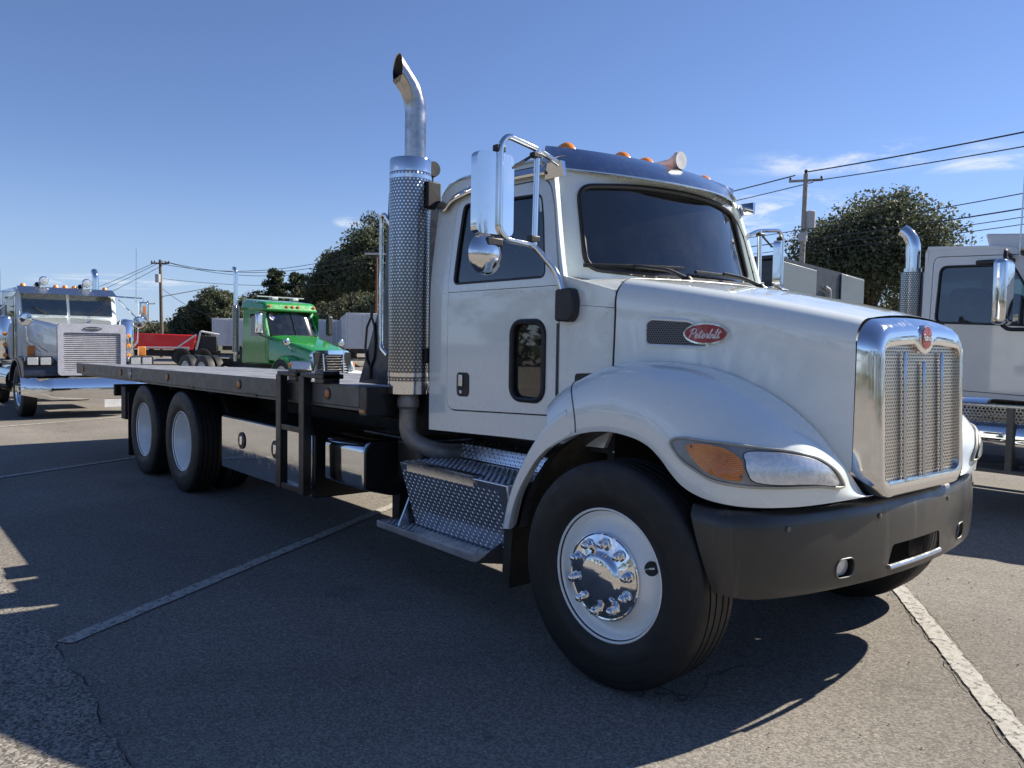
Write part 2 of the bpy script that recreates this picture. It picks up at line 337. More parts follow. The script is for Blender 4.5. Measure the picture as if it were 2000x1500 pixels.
class MB:
    def __init__(s): s.v, s.f, s.uv = [], [], {}
    def add(s, V, F, uv=None):
        o = len(s.v); s.v += [tuple(p) for p in V]
        for k, f in enumerate(F):
            if uv: s.uv[len(s.f)] = uv[k]
            s.f.append(tuple(i + o for i in f))
        return s
    def box(s, x0, x1, y0, y1, z0, z1, M=None):
        V = [Vector((x, y, z)) for x in (x0, x1) for y in (y0, y1) for z in (z0, z1)]
        if M: V = [M @ p for p in V]
        return s.add(V, [(0, 1, 3, 2), (4, 6, 7, 5), (0, 4, 5, 1), (2, 3, 7, 6), (0, 2, 6, 4), (1, 5, 7, 3)])
    def hexa(s, bot, top):
        return s.add(list(bot) + list(top), [(3, 2, 1, 0), (4, 5, 6, 7), (0, 1, 5, 4), (1, 2, 6, 5), (2, 3, 7, 6), (3, 0, 4, 7)])
    def prism(s, poly, axis, a, b):
        """2-d polygon swept along an axis; poly is (x,z) for y, (y,z) for x, (x,y) for z"""
        def p3(p, h): return {'x': (h, p[0], p[1]), 'y': (p[0], h, p[1]), 'z': (p[0], p[1], h)}[axis]
        n = len(poly)
        return s.add([p3(p, a) for p in poly] + [p3(p, b) for p in poly],
                     [tuple(range(n - 1, -1, -1)), tuple(range(n, 2 * n))] + [(i, (i + 1) % n, n + (i + 1) % n, n + i) for i in range(n)])
    def tube(s, path, r, n=10, closed=False, cap=True):
        P = [Vector(p) for p in path]; m = len(P); rr = r if isinstance(r, (list, tuple)) else [r] * m
        ref = None; V = []
        for i in range(m):
            a = P[i - 1] if (i or closed) else P[i]; b = P[(i + 1) % m] if (i + 1 < m or closed) else P[i]
            d = (b - a).normalized()
            if ref is None: ref = Vector((0, 0, 1)) if abs(d.z) < 0.9 else Vector((1, 0, 0))
            x = (ref - d * ref.dot(d)).normalized(); ref = x; y = d.cross(x)
            V += [P[i] + (x * math.cos(2 * math.pi * k / n) + y * math.sin(2 * math.pi * k / n)) * rr[i] for k in range(n)]
        F = [(i * n + k, i * n + (k + 1) % n, ((i + 1) % m) * n + (k + 1) % n, ((i + 1) % m) * n + k) for i in range(m if closed else m - 1) for k in range(n)]
        if cap and not closed: F += [tuple(range(n - 1, -1, -1)), tuple(range((m - 1) * n, m * n))]
        return s.add(V, F)
    def lathe(s, prof, c=(0, 0, 0), axis='y', n=48, uvr=None):
        """profile of (along axis, radius)"""
        V, F, U = [], [], []; m = len(prof)
        for k in range(n):
            t = 2 * math.pi * k / n; ct, st = math.cos(t), math.sin(t)
            for a, r in prof:
                V.append({'y': (c[0] + r * ct, c[1] + a, c[2] + r * st), 'z': (c[0] + r * ct, c[1] + r * st, c[2] + a), 'x': (c[0] + a, c[1] + r * ct, c[2] + r * st)}[axis])
        for k in range(n):
            for i in range(m - 1):
                q = (k + 1) % n
                F.append((k * m + i, q * m + i, q * m + i + 1, k * m + i + 1))
                if uvr:
                    u0, u1 = uvr * 2 * math.pi * k / n, uvr * 2 * math.pi * (k + 1) / n
                    U.append(((u0, prof[i][0]), (u1, prof[i][0]), (u1, prof[i + 1][0]), (u0, prof[i + 1][0])))
        return s.add(V, F, U or None)
    def grid(s, rows, closed=False):
        n = len(rows[0]); V = [p for r in rows for p in r]; F = []
        for i in range(len(rows) - 1):
            for k in range(n if closed else n - 1):
                q = (k + 1) % n; F.append((i * n + k, i * n + q, (i + 1) * n + q, (i + 1) * n + k))
        return s.add(V, F)
    def panel(s, outline, fn, holes=(), thick=0.01, grid=0.1, edge=None):
        """2-d outline with holes, triangulated, laid on a surface fn(a,b,depth) and given thickness"""
        edge = edge or grid or 0.05
        loops = [densify(outline, edge)] + [densify(h, edge) for h in holes]
        pts, edges = [], []
        for L in loops:
            o = len(pts); pts += [Vector(p) for p in L]; edges += [(o + i, o + (i + 1) % len(L)) for i in range(len(L))]
        nb = len(pts); xs = [p[0] for p in outline]; ys = [p[1] for p in outline]
        if grid:
            x = min(xs) + grid / 2
            while x < max(xs):
                y = min(ys) + grid / 2
                while y < max(ys):
                    if inside((x, y), outline) and not any(inside((x, y), h) for h in holes):
                        if all((x - p.x) ** 2 + (y - p.y) ** 2 > (0.35 * edge) ** 2 for p in pts[:nb]): pts.append(Vector((x, y)))
                    y += grid
                x += grid
        vv, ee, ff = delaunay_2d_cdt(pts, edges, [], 0, 1e-6)[:3]
        tri = []
        for f in ff:
            c = ((vv[f[0]].x + vv[f[1]].x + vv[f[2]].x) / 3, (vv[f[0]].y + vv[f[1]].y + vv[f[2]].y) / 3)
            if inside(c, outline) and not any(inside(c, h) for h in holes): tri.append(tuple(f))
        n = len(vv); V = [fn(p.x, p.y, 0.0) for p in vv]; F = list(tri)
        if thick:
            V += [fn(p.x, p.y, thick) for p in vv]; F += [tuple(i + n for i in reversed(t)) for t in tri]
            cnt = {}
            for t in tri:
                for a, b in ((t[0], t[1]), (t[1], t[2]), (t[2], t[0])): cnt[(a, b)] = 1
            for (a, b) in cnt:
                if (b, a) not in cnt: F.append((b, a, a + n, b + n))
        return s.add(V, F)
    def mirror(s):
        m = MB(); m.v = [(x, -y, z) for x, y, z in s.v]; m.f = [tuple(reversed(f)) for f in s.f]; m.uv = {k: tuple(reversed(u)) for k, u in s.uv.items()}; return m
    def xf(s, M): s.v = [tuple(M @ Vector(p)) for p in s.v]; return s
    def mesh(s, name, mat, ang=32, fix=True):
        me = bpy.data.meshes.new(name); me.from_pydata(s.v, [], s.f); 
        if s.uv:
            l = me.uv_layers.new(name='UVMap')
            for p in me.polygons:
                if p.index in s.uv:
                    for k, li in enumerate(p.loop_indices): l.data[li].uv = s.uv[p.index][k]
        if fix:
            bm = bmesh.new(); bm.from_mesh(me); bmesh.ops.recalc_face_normals(bm, faces=bm.faces); bm.to_mesh(me); bm.free()
        me.materials.append(mat)
        if ang:
            me.polygons.foreach_set('use_smooth', [True] * len(me.polygons)); me.set_sharp_from_angle(angle=R(ang))
        me.update(); return me
    def build(s, name, mat, parent=None, ang=32, bevel=0.0, fix=True, seg=2):
        o = bpy.data.objects.new(name, s.mesh(name, mat, ang, fix)); col.objects.link(o)
        if parent is not None: o.parent = parent
        if bevel:
            b = o.modifiers.new('bevel', 'BEVEL'); b.width = bevel; b.segments = seg; b.limit_method = 'ANGLE'; b.angle_limit = R(40)
            b.harden_normals = False
        return o
def link(name, me, parent=None, loc=(0, 0, 0), rot=(0, 0, 0)):
    o = bpy.data.objects.new(name, me); col.objects.link(o); o.parent = parent; o.location = loc; o.rotation_euler = rot; return o
def tag(o, label=None, cat=None, group=None, kind=None):
    for k, v in (('label', label), ('category', cat), ('group', group), ('kind', kind)):
        if v: o[k] = v
    return o
def thing(name, label, cat, loc=(0, 0, 0), rz=0.0, group=None):
    o = bpy.data.objects.new(name, None); col.objects.link(o); o.location = loc; o.rotation_euler = (0, 0, rz); o.empty_display_size = 0.3
    return tag(o, label, cat, group)
def B(*a): return MB().box(*a)
def part(name, mb, mat, parent, ang=32, bevel=0.0, label=None, **k):
    o = mb.build(name, mat, parent, ang, bevel, **k)
    if label: o['label'] = label
    return o
def stuffpart(o): o['kind'] = 'stuff'; return o
def sight(u, dist):
    """ground point at a bearing (column of the 2000 px wide photograph) and distance from the viewpoint"""
    a = YAW - math.atan((u - 1000) / FPX); return Vector((CAM.x + dist * math.cos(a), CAM.y + dist * math.sin(a), 0))
def sight_z(u, v, dist):
    k = math.cos(math.atan((u - 1000) / FPX)); return CAM.z + (672.9 + (u - 1000) * 0.0156 - v) / FPX * dist * k
def lugs(mb, o, eu, ev, nu, nv, pitch, h=0.0022, ln=0.42, wd=0.13):
    """raised tread-plate lozenges, alternately turned, on the plane o + u*eu + v*ev"""
    o, eu, ev = Vector(o), Vector(eu).normalized(), Vector(ev).normalized(); nn = eu.cross(ev)
    for i in range(nu):
        for j in range(nv):
            c = o + eu * (i + 0.5) * pitch + ev * (j + 0.5) * pitch; a = R(45 if (i + j) % 2 else -45)
            d = eu * math.cos(a) + ev * math.sin(a); w = nn.cross(d); L, W = pitch * ln, pitch * wd
            mb.add([c - d * L, c + w * W, c + d * L, c - w * W, c - d * L * 0.6 + nn * h, c + d * L * 0.6 + nn * h],
                   [(0, 4, 1), (1, 4, 5), (1, 5, 2), (2, 5, 3), (3, 5, 4), (3, 4, 0)])
    return mb
def rivets(mb, pts, nrm, r=0.006, h=0.003):
    nrm = Vector(nrm).normalized(); a = nrm.orthogonal().normalized(); b = nrm.cross(a)
    for p in pts:
        p = Vector(p); V = [p + (a * math.cos(t) + b * math.sin(t)) * r for t in [k * math.pi / 3 for k in range(6)]]
        V += [p + (a * math.cos(t) + b * math.sin(t)) * r * 0.6 + nrm * h * 0.8 for t in [k * math.pi / 3 for k in range(6)]] + [p + nrm * h]
        mb.add(V, [(k, (k + 1) % 6, 6 + (k + 1) % 6, 6 + k) for k in range(6)] + [(6 + k, 6 + (k + 1) % 6, 12) for k in range(6)])
    return mb
GLYPH = {  # single-stroke script letters, unit x-height 1
 'P': (1.25, [[(0.1, 0), (0.35, 1.0), (0.6, 1.95)], [(0.0, 1.45), (0.3, 1.9), (0.9, 2.05), (1.25, 1.7), (1.1, 1.15), (0.55, 0.9)]]),
 'e': (0.8, [[(0, 0.35), (0.5, 0.55), (0.55, 0.9), (0.3, 1.0), (0.1, 0.6), (0.15, 0.15), (0.4, 0.0), (0.8, 0.35)]]),
 't': (0.65, [[(0, 0.3), (0.45, 1.7)], [(0.35, 1.4), (0.2, 0.4), (0.3, 0.02), (0.65, 0.35)], [(0.05, 1.25), (0.75, 1.35)]]),
 'r': (0.7, [[(0, 0.3), (0.25, 1.0), (0.5, 0.85), (0.4, 0.3), (0.5, 0.0), (0.7, 0.35)]]),
 'b': (0.8, [[(0, 0.35), (0.45, 1.7), (0.4, 2.0), (0.2, 1.5), (0.15, 0.3), (0.35, 0.0), (0.6, 0.3), (0.5, 0.85), (0.8, 0.75)]]),
 'i': (0.45, [[(0, 0.5), (0.25, 1.0), (0.15, 0.25), (0.25, 0.0), (0.45, 0.35)], [(0.32, 1.4), (0.36, 1.5)]]),
 'l': (0.55, [[(0, 0.35), (0.45, 1.7), (0.38, 2.0), (0.2, 1.3), (0.15, 0.2), (0.3, 0.0), (0.55, 0.35)]]),
}
def script_text(mb, word, c, eu, ev, height, r, nrm, slant=0.28):
    """a word written as thin raised strokes, centred on c; eu is its reading direction"""
    eu, ev, nrm = Vector(eu).normalized(), Vector(ev).normalized(), Vector(nrm).normalized(); k = height / 2.0
    W = sum(GLYPH[ch][0] for ch in word); x = -W / 2
    for ch in word:
        w, st = GLYPH[ch]
        for s_ in st:
            P = [(x + p[0] + slant * (p[1] - 1), p[1] - 1.0) for p in s_]
            Q = [Vector(c) + eu * (p[0] * k) + ev * (p[1] * k) + nrm * r * 0.4 for p in P]
            mb.tube(catmull(Q, 3) if len(Q) > 2 else Q, r, 5)
        x += w
    return mb
def text_part(name, s, size, M, mat, parent, ext=0.001):
    cu = bpy.data.curves.new(name, 'FONT'); cu.body = s; cu.size = size; cu.extrude = ext; cu.align_x = 'CENTER'; cu.align_y = 'CENTER'
    tmp = bpy.data.objects.new('tmp', cu); col.objects.link(tmp); dg = bpy.context.evaluated_depsgraph_get()
    me = bpy.data.meshes.new_from_object(tmp.evaluated_get(dg)); bpy.data.objects.remove(tmp); me.transform(M); me.name = name
    me.materials.clear(); me.materials.append(mat); return link(name, me, parent)

# ------------------------------------------------------------------ ground, lot, painted lines
def sheet(name, poly, z, mat, kind='structure'):
    mb = MB(); mb.add([(x, y, z) for x, y in poly], [tuple(range(len(poly)))]); return tag(mb.build(name, mat, None, 0), kind=kind)
g = MB(); N = 8; S = 1500.0
g.grid([[(-S + 2 * S * i / N, -S + 2 * S * j / N, -0.008) for j in range(N + 1)] for i in range(N + 1)])
tag(g.build('ground', M_field, None, 0), kind='structure')
sheet('parking_lot', [(-95, -70), (70, -70), (70, 62), (-95, 62)], -0.004, M_asph)
rnd = random.Random(4)
edge = [(-40 + 0.06 * i, -3.12 + 0.02 * math.sin(i * 0.13) + 0.012 * math.sin(i * 0.47 + 1) + rnd.uniform(-0.010, 0.010) - 0.0003 * (i - 660)) for i in range(1120)]
mb = MB(); mb.add([(x, y, 0.0) for x, y in edge] + [(x, -40, 0.0) for x, y in edge], [(i, len(edge) + i, len(edge) + i + 1, i + 1) for i in range(len(edge) - 1)])
tag(mb.build('old_pavement', M_asph2, None, 0), kind='structure')
mb = MB()   # dark open joint along the seam
for i in range(632, 690):
    (x0, y0), (x1, y1) = edge[i], edge[i + 1]; w0, w1 = [0.0008 + 0.0032 * abs(math.sin(k * 0.37) * math.sin(k * 1.3)) for k in (i, i + 1)]
    if (i * i) % 7 > 1: mb.add([(x0, y0 - w0, 0.004), (x1, y1 - w1, 0.004), (x1, y1 + w1, 0.004), (x0, y0 + w0, 0.004)], [(0, 1, 2, 3)])
tag(mb.build('pavement_joint', M_crack, None, 0), kind='structure')
def stall_line(a, b, w=0.10, z=0.004):
    a, b = Vector(a), Vector(b); d = (b - a).normalized(); n = Vector((-d.y, d.x)); m = int((b - a).length / 0.06); r_ = random.Random(int(a.x * 100)); L, Q = [], []
    for i in range(m + 1):
        p = a + (b - a) * i / m; L.append(p + n * (w / 2 + r_.uniform(-0.006, 0.006))); Q.append(p - n * (w / 2 + r_.uniform(-0.006, 0.006)))
    mb = MB(); mb.add([(p.x, p.y, z) for p in L] + [(p.x, p.y, z) for p in Q], [(i, m + 1 + i, m + 2 + i, i + 1) for i in range(m)])
    return tag(mb.build('parking_line', M_line, None, 0), kind='structure')
stall_line((-2.09, -3.06), (-7.2, 5.06)); stall_line((-7.75, -3.10), (-11.6, 4.7)); stall_line((3.53, -3.10), (-4.3, 7.5), 0.105)
stall_line((-13.4, -3.1), (-16.6, 4.7)); stall_line((-19.0, -3.1), (-22.2, 4.7))
mb = MB(); r_ = random.Random(9)     # cracks along both edges of the near painted line
for sgn in (-1, 1):
    a, b = Vector((3.53, -3.10)), Vector((-4.3, 7.5)); d = (b - a).normalized(); n = Vector((-d.y, d.x)); prev = None
    for i in range(150):
        p = a + d * (i * 0.08) + n * (sgn * 0.062 + r_.uniform(-0.012, 0.012)); w = r_.uniform(0.001, 0.006)
        if prev and r_.random() < 0.8: mb.add([(prev[0].x, prev[0].y, 0.007), (p.x, p.y, 0.007), (p.x + n.x * w, p.y + n.y * w, 0.007), (prev[0].x + n.x * prev[1], prev[0].y + n.y * prev[1], 0.007)], [(0, 1, 2, 3)])
        prev = (p, w)
tag(mb.build('pavement_crack', M_crack, None, 0), kind='structure')
mb = MB(); r_ = random.Random(21)    # loose grit and leaf litter
for i in range(900):
    d = 0.6 + 9 * r_.random() ** 1.6; a = YAW + r_.uniform(-0.75, 0.75); x, y = CAM.x + (1.2 + d) * math.cos(a), CAM.y + (1.2 + d) * math.sin(a); s_ = r_.uniform(0.002, 0.007) * (1 + d * 0.08); h = s_ * 0.8
    t0 = r_.uniform(0, 6.28); mb.add([(x + s_ * math.cos(t0 + k * 2.1), y + s_ * math.sin(t0 + k * 2.1), 0.001) for k in range(3)] + [(x, y, h)], [(0, 1, 3), (1, 2, 3), (2, 0, 3)])
tag(mb.build('grit', plain('grit', (0.16, 0.145, 0.125), 0.9, 0, 0.5), None, 0), 'loose grit scattered over the parking lot', 'grit', kind='stuff')

# ------------------------------------------------------------------ the flatbed truck
T = thing('flatbed_truck', 'white cab flatbed truck with chrome exhaust stack in the foreground', 'truck')

# --- wheels
def tyre_mb(rt=0.525, grooves=(-0.072, -0.026, 0.026, 0.072)):
    w = 0.137
    pr = [(-0.112, 0.300), (-0.118, 0.315), (-0.134, 0.350), (-0.1415, 0.395), (-0.1400, 0.402), (-0.1405, 0.410), (-0.139, 0.445), (-0.134, 0.470), (-0.1335, 0.474), (-0.1315, 0.478), (-0.128, 0.497), (-0.1245, 0.507), (-0.117, rt - 0.007), (-0.109, rt - 0.003)]
    tr = []
    for gx in grooves: tr += [(gx - 0.006, rt), (gx - 0.0045, rt - 0.013), (gx + 0.0045, rt - 0.013), (gx + 0.006, rt)]
    full = pr + tr + [(-a, r) for a, r in pr[::-1]] + [(0.100, 0.292), (-0.100, 0.292), (-0.112, 0.300)]
    return MB().lathe(full, n=80)
ME_tyre = tyre_mb().mesh('tyre', M_rubber, 38)
fdisc = [(-0.108, 0.300), (-0.118, 0.302), (-0.121, 0.307), (-0.118, 0.312), (-0.110, 0.309), (-0.106, 0.296), (-0.100, 0.286), (-0.088, 0.281), (-0.075, 0.278), (-0.066, 0.272), (-0.066, 0.262), (-0.078, 0.250), (-0.098, 0.232), (-0.116, 0.213), (-0.127, 0.199), (-0.132, 0.186), (-0.132, 0.02), (-0.05, 0.02), (-0.05, 0.27), (0.09, 0.285), (0.09, 0.292), (-0.09, 0.295), (-0.108, 0.300)]
ME_fdisc = MB().lathe(fdisc, n=72).mesh('wheel', M_wheel, 40)
hubc = [(-0.130, 0.203), (-0.140, 0.204), (-0.143, 0.199), (-0.141, 0.192), (-0.163, 0.122), (-0.166, 0.116), (-0.176, 0.108), (-0.184, 0.100), (-0.189, 0.088), (-0.191, 0.0)]
ME_hub = MB().lathe(hubc, n=56).mesh('hub_cover', M_chrome, 30)
nut = [(0, 0.027), (-0.007, 0.027), (-0.010, 0.0215), (-0.036, 0.0205), (-0.040, 0.015), (-0.050, 0.0135), (-0.054, 0.008), (-0.055, 0.0)]
ME_nut = MB().lathe(nut, n=10).mesh('lug_nut', M_chrome, 35)
rdisc = [(-0.108, 0.300), (-0.118, 0.302), (-0.121, 0.307), (-0.118, 0.312), (-0.110, 0.309), (-0.106, 0.296), (-0.098, 0.287), (-0.055, 0.281), (-0.045, 0.272), (0.09, 0.264), (0.125, 0.255), (0.138, 0.238), (0.142, 0.20), (0.138, 0.185), (0.138, 0.02), (0.148, 0.02), (0.148, 0.262), (0.152, 0.285), (0.152, 0.292), (-0.09, 0.295), (-0.108, 0.300)]
ME_rdisc = MB().lathe(rdisc, n=64).mesh('wheel', M_wheel, 40)
rhub = [(0.138, 0.115), (0.11, 0.113), (0.06, 0.10), (0.025, 0.095), (0.018, 0.085), (0.014, 0.0)]
ME_rhub = MB().lathe(rhub, n=40).mesh('hub_cover', M_chrome, 35)
ME_hole = MB().lathe([(0.0, 0.0), (-0.002, 0.030), (0.004, 0.034)], n=20).mesh('hand_hole', M_gasket, 40)
def front_wheel(parent, loc, rz):
    w = link('wheel', ME_fdisc, parent, loc, (0, 0, rz)); link('tyre', ME_tyre, w); link('hub_cover', ME_hub, w)
    for k in range(10):
        a = R(36 * k + 12); link('lug_nut', ME_nut, w, (0.158 * math.cos(a), -0.148, 0.158 * math.sin(a)))
    for k in range(2):
        a = R(18 + 180 * k); nv = Vector((0.70 * math.cos(a), -0.71, 0.70 * math.sin(a)))
        h = link('hand_hole', ME_hole, w, (0.2435 * math.cos(a), -0.0875, 0.2435 * math.sin(a))); h.rotation_euler = Vector((0, -1, 0)).rotation_difference(nv).to_euler()
    vs = MB().tube([(0.205, -0.112, 0.066), (0.235, -0.106, 0.078), (0.262, -0.112, 0.086)], 0.005, 6); part('valve_stem', vs, M_chrome, w)
    return w
def rear_wheel(parent, loc, rz):
    w = link('wheel', ME_rdisc, parent, loc, (0, 0, rz)); link('tyre', ME_tyre, w); link('hub_cover', ME_rhub, w)
    for k in range(10):
        a = R(36 * k); link('lug_nut', ME_nut, w, (0.143 * math.cos(a), 0.138, 0.143 * math.sin(a)))
    return w
STEER = R(3.4)
for s in (1, -1):
    kx, ky = 0.0, -0.95 * s; d = 0.160
    front_wheel(T, (kx + s * d * math.sin(STEER), ky - s * d * math.cos(STEER), 0.525), STEER + (0 if s == 1 else math.pi))
XR1, XR2 = -6.02, -7.37
for xa in (XR1, XR2):
    for s in (1, -1):
        rear_wheel(T, (xa, -1.105 * s, 0.525), 0 if s == 1 else math.pi)
        w = link('wheel', ME_rdisc, T, (xa, -0.775 * s, 0.525), (0, 0, math.pi if s == 1 else 0)); link('tyre', ME_tyre, w)
    part('axle', MB().tube([(xa, -1.1, 0.525), (xa, 1.1, 0.525)], 0.07, 10).lathe([(-0.2, 0.08), (-0.12, 0.2), (0.12, 0.2), (0.2, 0.08)], (xa, 0, 0.525), 'y', 16), M_chassis, T)
part('front_axle', MB().tube([(0, -0.95, 0.525), (0, -0.7, 0.46), (0, 0.7, 0.46), (0, 0.95, 0.525)], 0.06, 8), M_chassis, T)
# --- chassis
for s in (-1, 1):
    part('chassis_rail', MB().box(-9.6, 0.55, s * 0.43 - 0.04, s * 0.43 + 0.04, 0.70, 0.97), M_chassis, T, bevel=0.006)
    part('spring', MB().tube(catmull([(-0.62, s * 0.42, 0.62), (0, s * 0.42, 0.52), (0.55, s * 0.42, 0.66)], 5), 0.045, 6), M_chassis, T)
    part('leaf_pack', MB().tube(catmull([(XR2 - 0.2, s * 0.5, 0.62), ((XR1 + XR2) / 2, s * 0.5, 0.78), (XR1 + 0.2, s * 0.5, 0.62)], 5), 0.06, 6), M_chassis, T)
for x in (-9.4, -8.2, -6.7, -5.0, -3.8, -2.6, -1.4, 0.4): part('cross_member', B(x - 0.05, x + 0.05, -0.389, 0.389, 0.73, 0.94), M_chassis, T)
part('drive_shaft', MB().tube([(-1.6, 0, 0.72), (-5.9, 0, 0.56)], 0.055, 10), M_chassis, T)
part('transmission', MB().lathe([(-1.9, 0.0), (-1.85, 0.16), (-1.3, 0.22), (-0.9, 0.3), (-0.6, 0.32), (-0.6, 0)], (0, 0, 0.82), 'x', 16), M_chassis, T)
part('engine', B(-0.62, 0.42, -0.33, 0.33, 0.62, 1.45), M_chassis, T, bevel=0.05)
part('radiator', B(0.58, 0.72, -0.5, 0.5, 0.78, 1.60), plain('radiator_fins', (0.055, 0.05, 0.045), 0.7), T)
for y0, x0, x1 in ((0.62, -2.9, -1.9),): part('fuel_tank', MB().lathe([(x0, 0.0), (x0, 0.26), (x0 + 0.02, 0.29), (x1 - 0.02, 0.29), (x1, 0.26), (x1, 0)], (0, 0.86, 0.68), 'x', 32), M_mirror, T)
part('air_tank', MB().lathe([(-2.45, 0.0), (-2.43, 0.10), (-2.38, 0.125), (-1.78, 0.125), (-1.73, 0.10), (-1.71, 0)], (0, -0.72, 0.44), 'x', 20), M_chassis, T)
for x0, x1 in ((-2.40, -2.30), (-1.78, -1.70)): part('frame_bracket', B(x0, x1, -0.9, -0.475, 0.30, 0.75), M_chassis, T, bevel=0.01)

# --- cab
def yc(z):
    if z < 1.92: return 0.952
    return 0.952 - 0.075 * ((z - 1.92) / 0.62) ** 1.25
def side_r(x, z, d):
    y = yc(z) - 0.028 * max(0.0, (x + 0.62) / 0.38) ** 1.2
    return (x, -(y - d), z)
def on_side(dx=0.0): return lambda x, z, d: side_r(x, z, d + dx)
XB = -1.86
apil = [(-0.60, 1.955), (-0.655, 2.15), (-0.71, 2.35), (-0.755, 2.50), (-0.80, 2.60)]
cab_out = [(XB, 1.015), (-1.0, 1.045), (-0.30, 1.06), (-0.235, 1.2), (-0.235, 1.80), (-0.25, 1.865), (-0.60, 1.955)] + apil[1:] + [(-0.9, 2.63), (-1.5, 2.635), (-1.78, 2.62), (-1.84, 2.56), (-1.857, 2.45)]
door_out = rpoly([(-1.652, 1.165), (-0.628, 1.205), (-0.628, 1.93), (-0.735, 2.36), (-0.80, 2.505), (-1.60, 2.515), (-1.648, 2.44)], 0.085, 6)
def grow(P, d):
    cx = sum(p[0] for p in P) / len(P); cz = sum(p[1] for p in P) / len(P); out = []
    n = len(P)
    for i in range(n):
        a, b = Vector(P[i - 1]), Vector(P[(i + 1) % n]); t = (b - a).normalized(); nr = Vector((t.y, -t.x)); out.append((P[i][0] + nr.x * d, P[i][1] + nr.y * d))
    return out
area = sum(door_out[i - 1][0] * door_out[i][1] - door_out[i][0] * door_out[i - 1][1] for i in range(len(door_out)))
SG = 1 if area > 0 else -1
win_out = rpoly([(-1.598, 1.955), (-0.742, 1.955), (-0.80, 2.27), (-0.845, 2.425), (-1.575, 2.455)], 0.045, 5)
low_out = rrect(-1.012, 1.272, -0.738, 1.712, 0.075, 6)
han_out = rrect(-1.552, 1.255, -1.415, 1.405, 0.03, 4)
tail_out = grow(door_out, 0.009 * SG)
cabside = MB().panel(cab_out, on_side(0.0), [tail_out], 0.03, 0.09)
doorp = MB().panel(door_out, on_side(-0.004), [win_out, low_out, han_out], 0.035, 0.08, 0.05)
seal = MB().panel(grow(door_out, 0.012 * SG), on_side(0.022), [grow(door_out, -0.03 * SG)], 0.008, 0)
def ring(outline, fn, r, off=0.0, n=6): return MB().tube([fn(a, b, off) for a, b in densify(outline, 0.05)], r, n, closed=True)
rv = MB()
zz = lambda x: 1.85
row = [side_r(-1.63 + 0.115 * k, 1.885 + 0.0 * k, -0.004) for k in range(9)]
rivets(rv, row, (0, -1, 0)); rivets(rv, [side_r(-1.80 + 0.1 * k, 1.045 + 0.0035 * k, 0) for k in range(13)], (0, -1, 0))
rivets(rv, [side_r(-1.60 + 0.11 * k, 1.19 + 0.004 * k, -0.004) for k in range(9)], (0, -1, 0))
rivets(rv, [side_r(-1.69, 1.25 + 0.13 * k, 0) for k in range(9)], (0, -1, 0)); rivets(rv, [side_r(-0.56, 1.45 + 0.11 * k, 0) for k in range(4)], (0, -1, 0))
rivets(rv, [side_r(-0.30, 1.25 + 0.10 * k, 0) for k in range(6)], (0, -1, 0)); rivets(rv, [side_r(-0.665, 1.25 + 0.09 * k, -0.004) for k in range(8)], (0, -1, 0))
seam = MB().tube([side_r(-1.645 + 0.1 * k, 1.905, -0.0045) for k in range(11)], 0.0018, 4).tube([side_r(-0.55, 1.80, 0), side_r(-0.245, 1.775, 0)], 0.002, 4)
hinge = MB().tube([side_r(-0.632, 1.27, -0.004), side_r(-0.632, 1.70, -0.004)], 0.007, 8)
handle = MB().panel(han_out, on_side(0.006), [], 0.02, 0)
hbar = MB().box(-1.535, -1.495, -0.956, -0.944, 1.315, 1.392)
for s in (1, -1):
    q = (lambda m: m) if s == 1 else (lambda m: m.mirror())
    o = part('cab_side', q(cabside), M_white, T, 25); stuffpart(part('rivets', q(rv), M_white, o)); part('seam', q(seam), M_grey, o)
    part('vent_opening', q(MB().panel(rpoly([(-0.502, 1.30), (-0.502, 1.435), (-0.31, 1.445), (-0.29, 1.42), (-0.29, 1.30)], 0.02), on_side(-0.003), [], 0.006, 0)), M_gasket, o)
    d = part('door', q(doorp), M_white, T, 25)
    part('door_seal', q(seal), M_gasket, d)
    part('window', q(MB().panel(win_out, on_side(0.012), [], 0.0, 0.15)), M_sideglass, d)
    part('window_gasket', q(ring(win_out, side_r, 0.010, 0.003)), M_gasket, d)
    part('lower_window', q(MB().panel(low_out, on_side(0.010), [], 0.0, 0.15)), M_sideglass, d)
    part('lower_window_gasket', q(ring(low_out, side_r, 0.017, -0.004, 8)), M_gasket, d)
    hp = part('handle', q(handle), M_plastic, d); part('hinge', q(hinge), M_grey, d); part('latch', q(hbar), M_alu, d, bevel=0.004); part('keyhole', q(MB().lathe([(0, 0.014), (-0.006, 0.012), (-0.007, 0)], (-1.515, -0.946, 1.282), 'y', 12)), M_alu, d)
    dl = catmull([(-1.83, 2.46, 0), (-1.74, 2.44, 0), (-1.64, 2.50, 0), (-1.3, 2.545, 0), (-0.95, 2.545, 0), (-0.80, 2.535, 0)], 5)
    part('rain_deflector', q(MB().grid([[(p.x, -yc(p.y) - o_, p.y + dz) for p in dl] for o_, dz in ((0.002, 0.05), (0.03, 0.03), (0.045, 0.0), (0.04, -0.012))])), M_mirror, d)
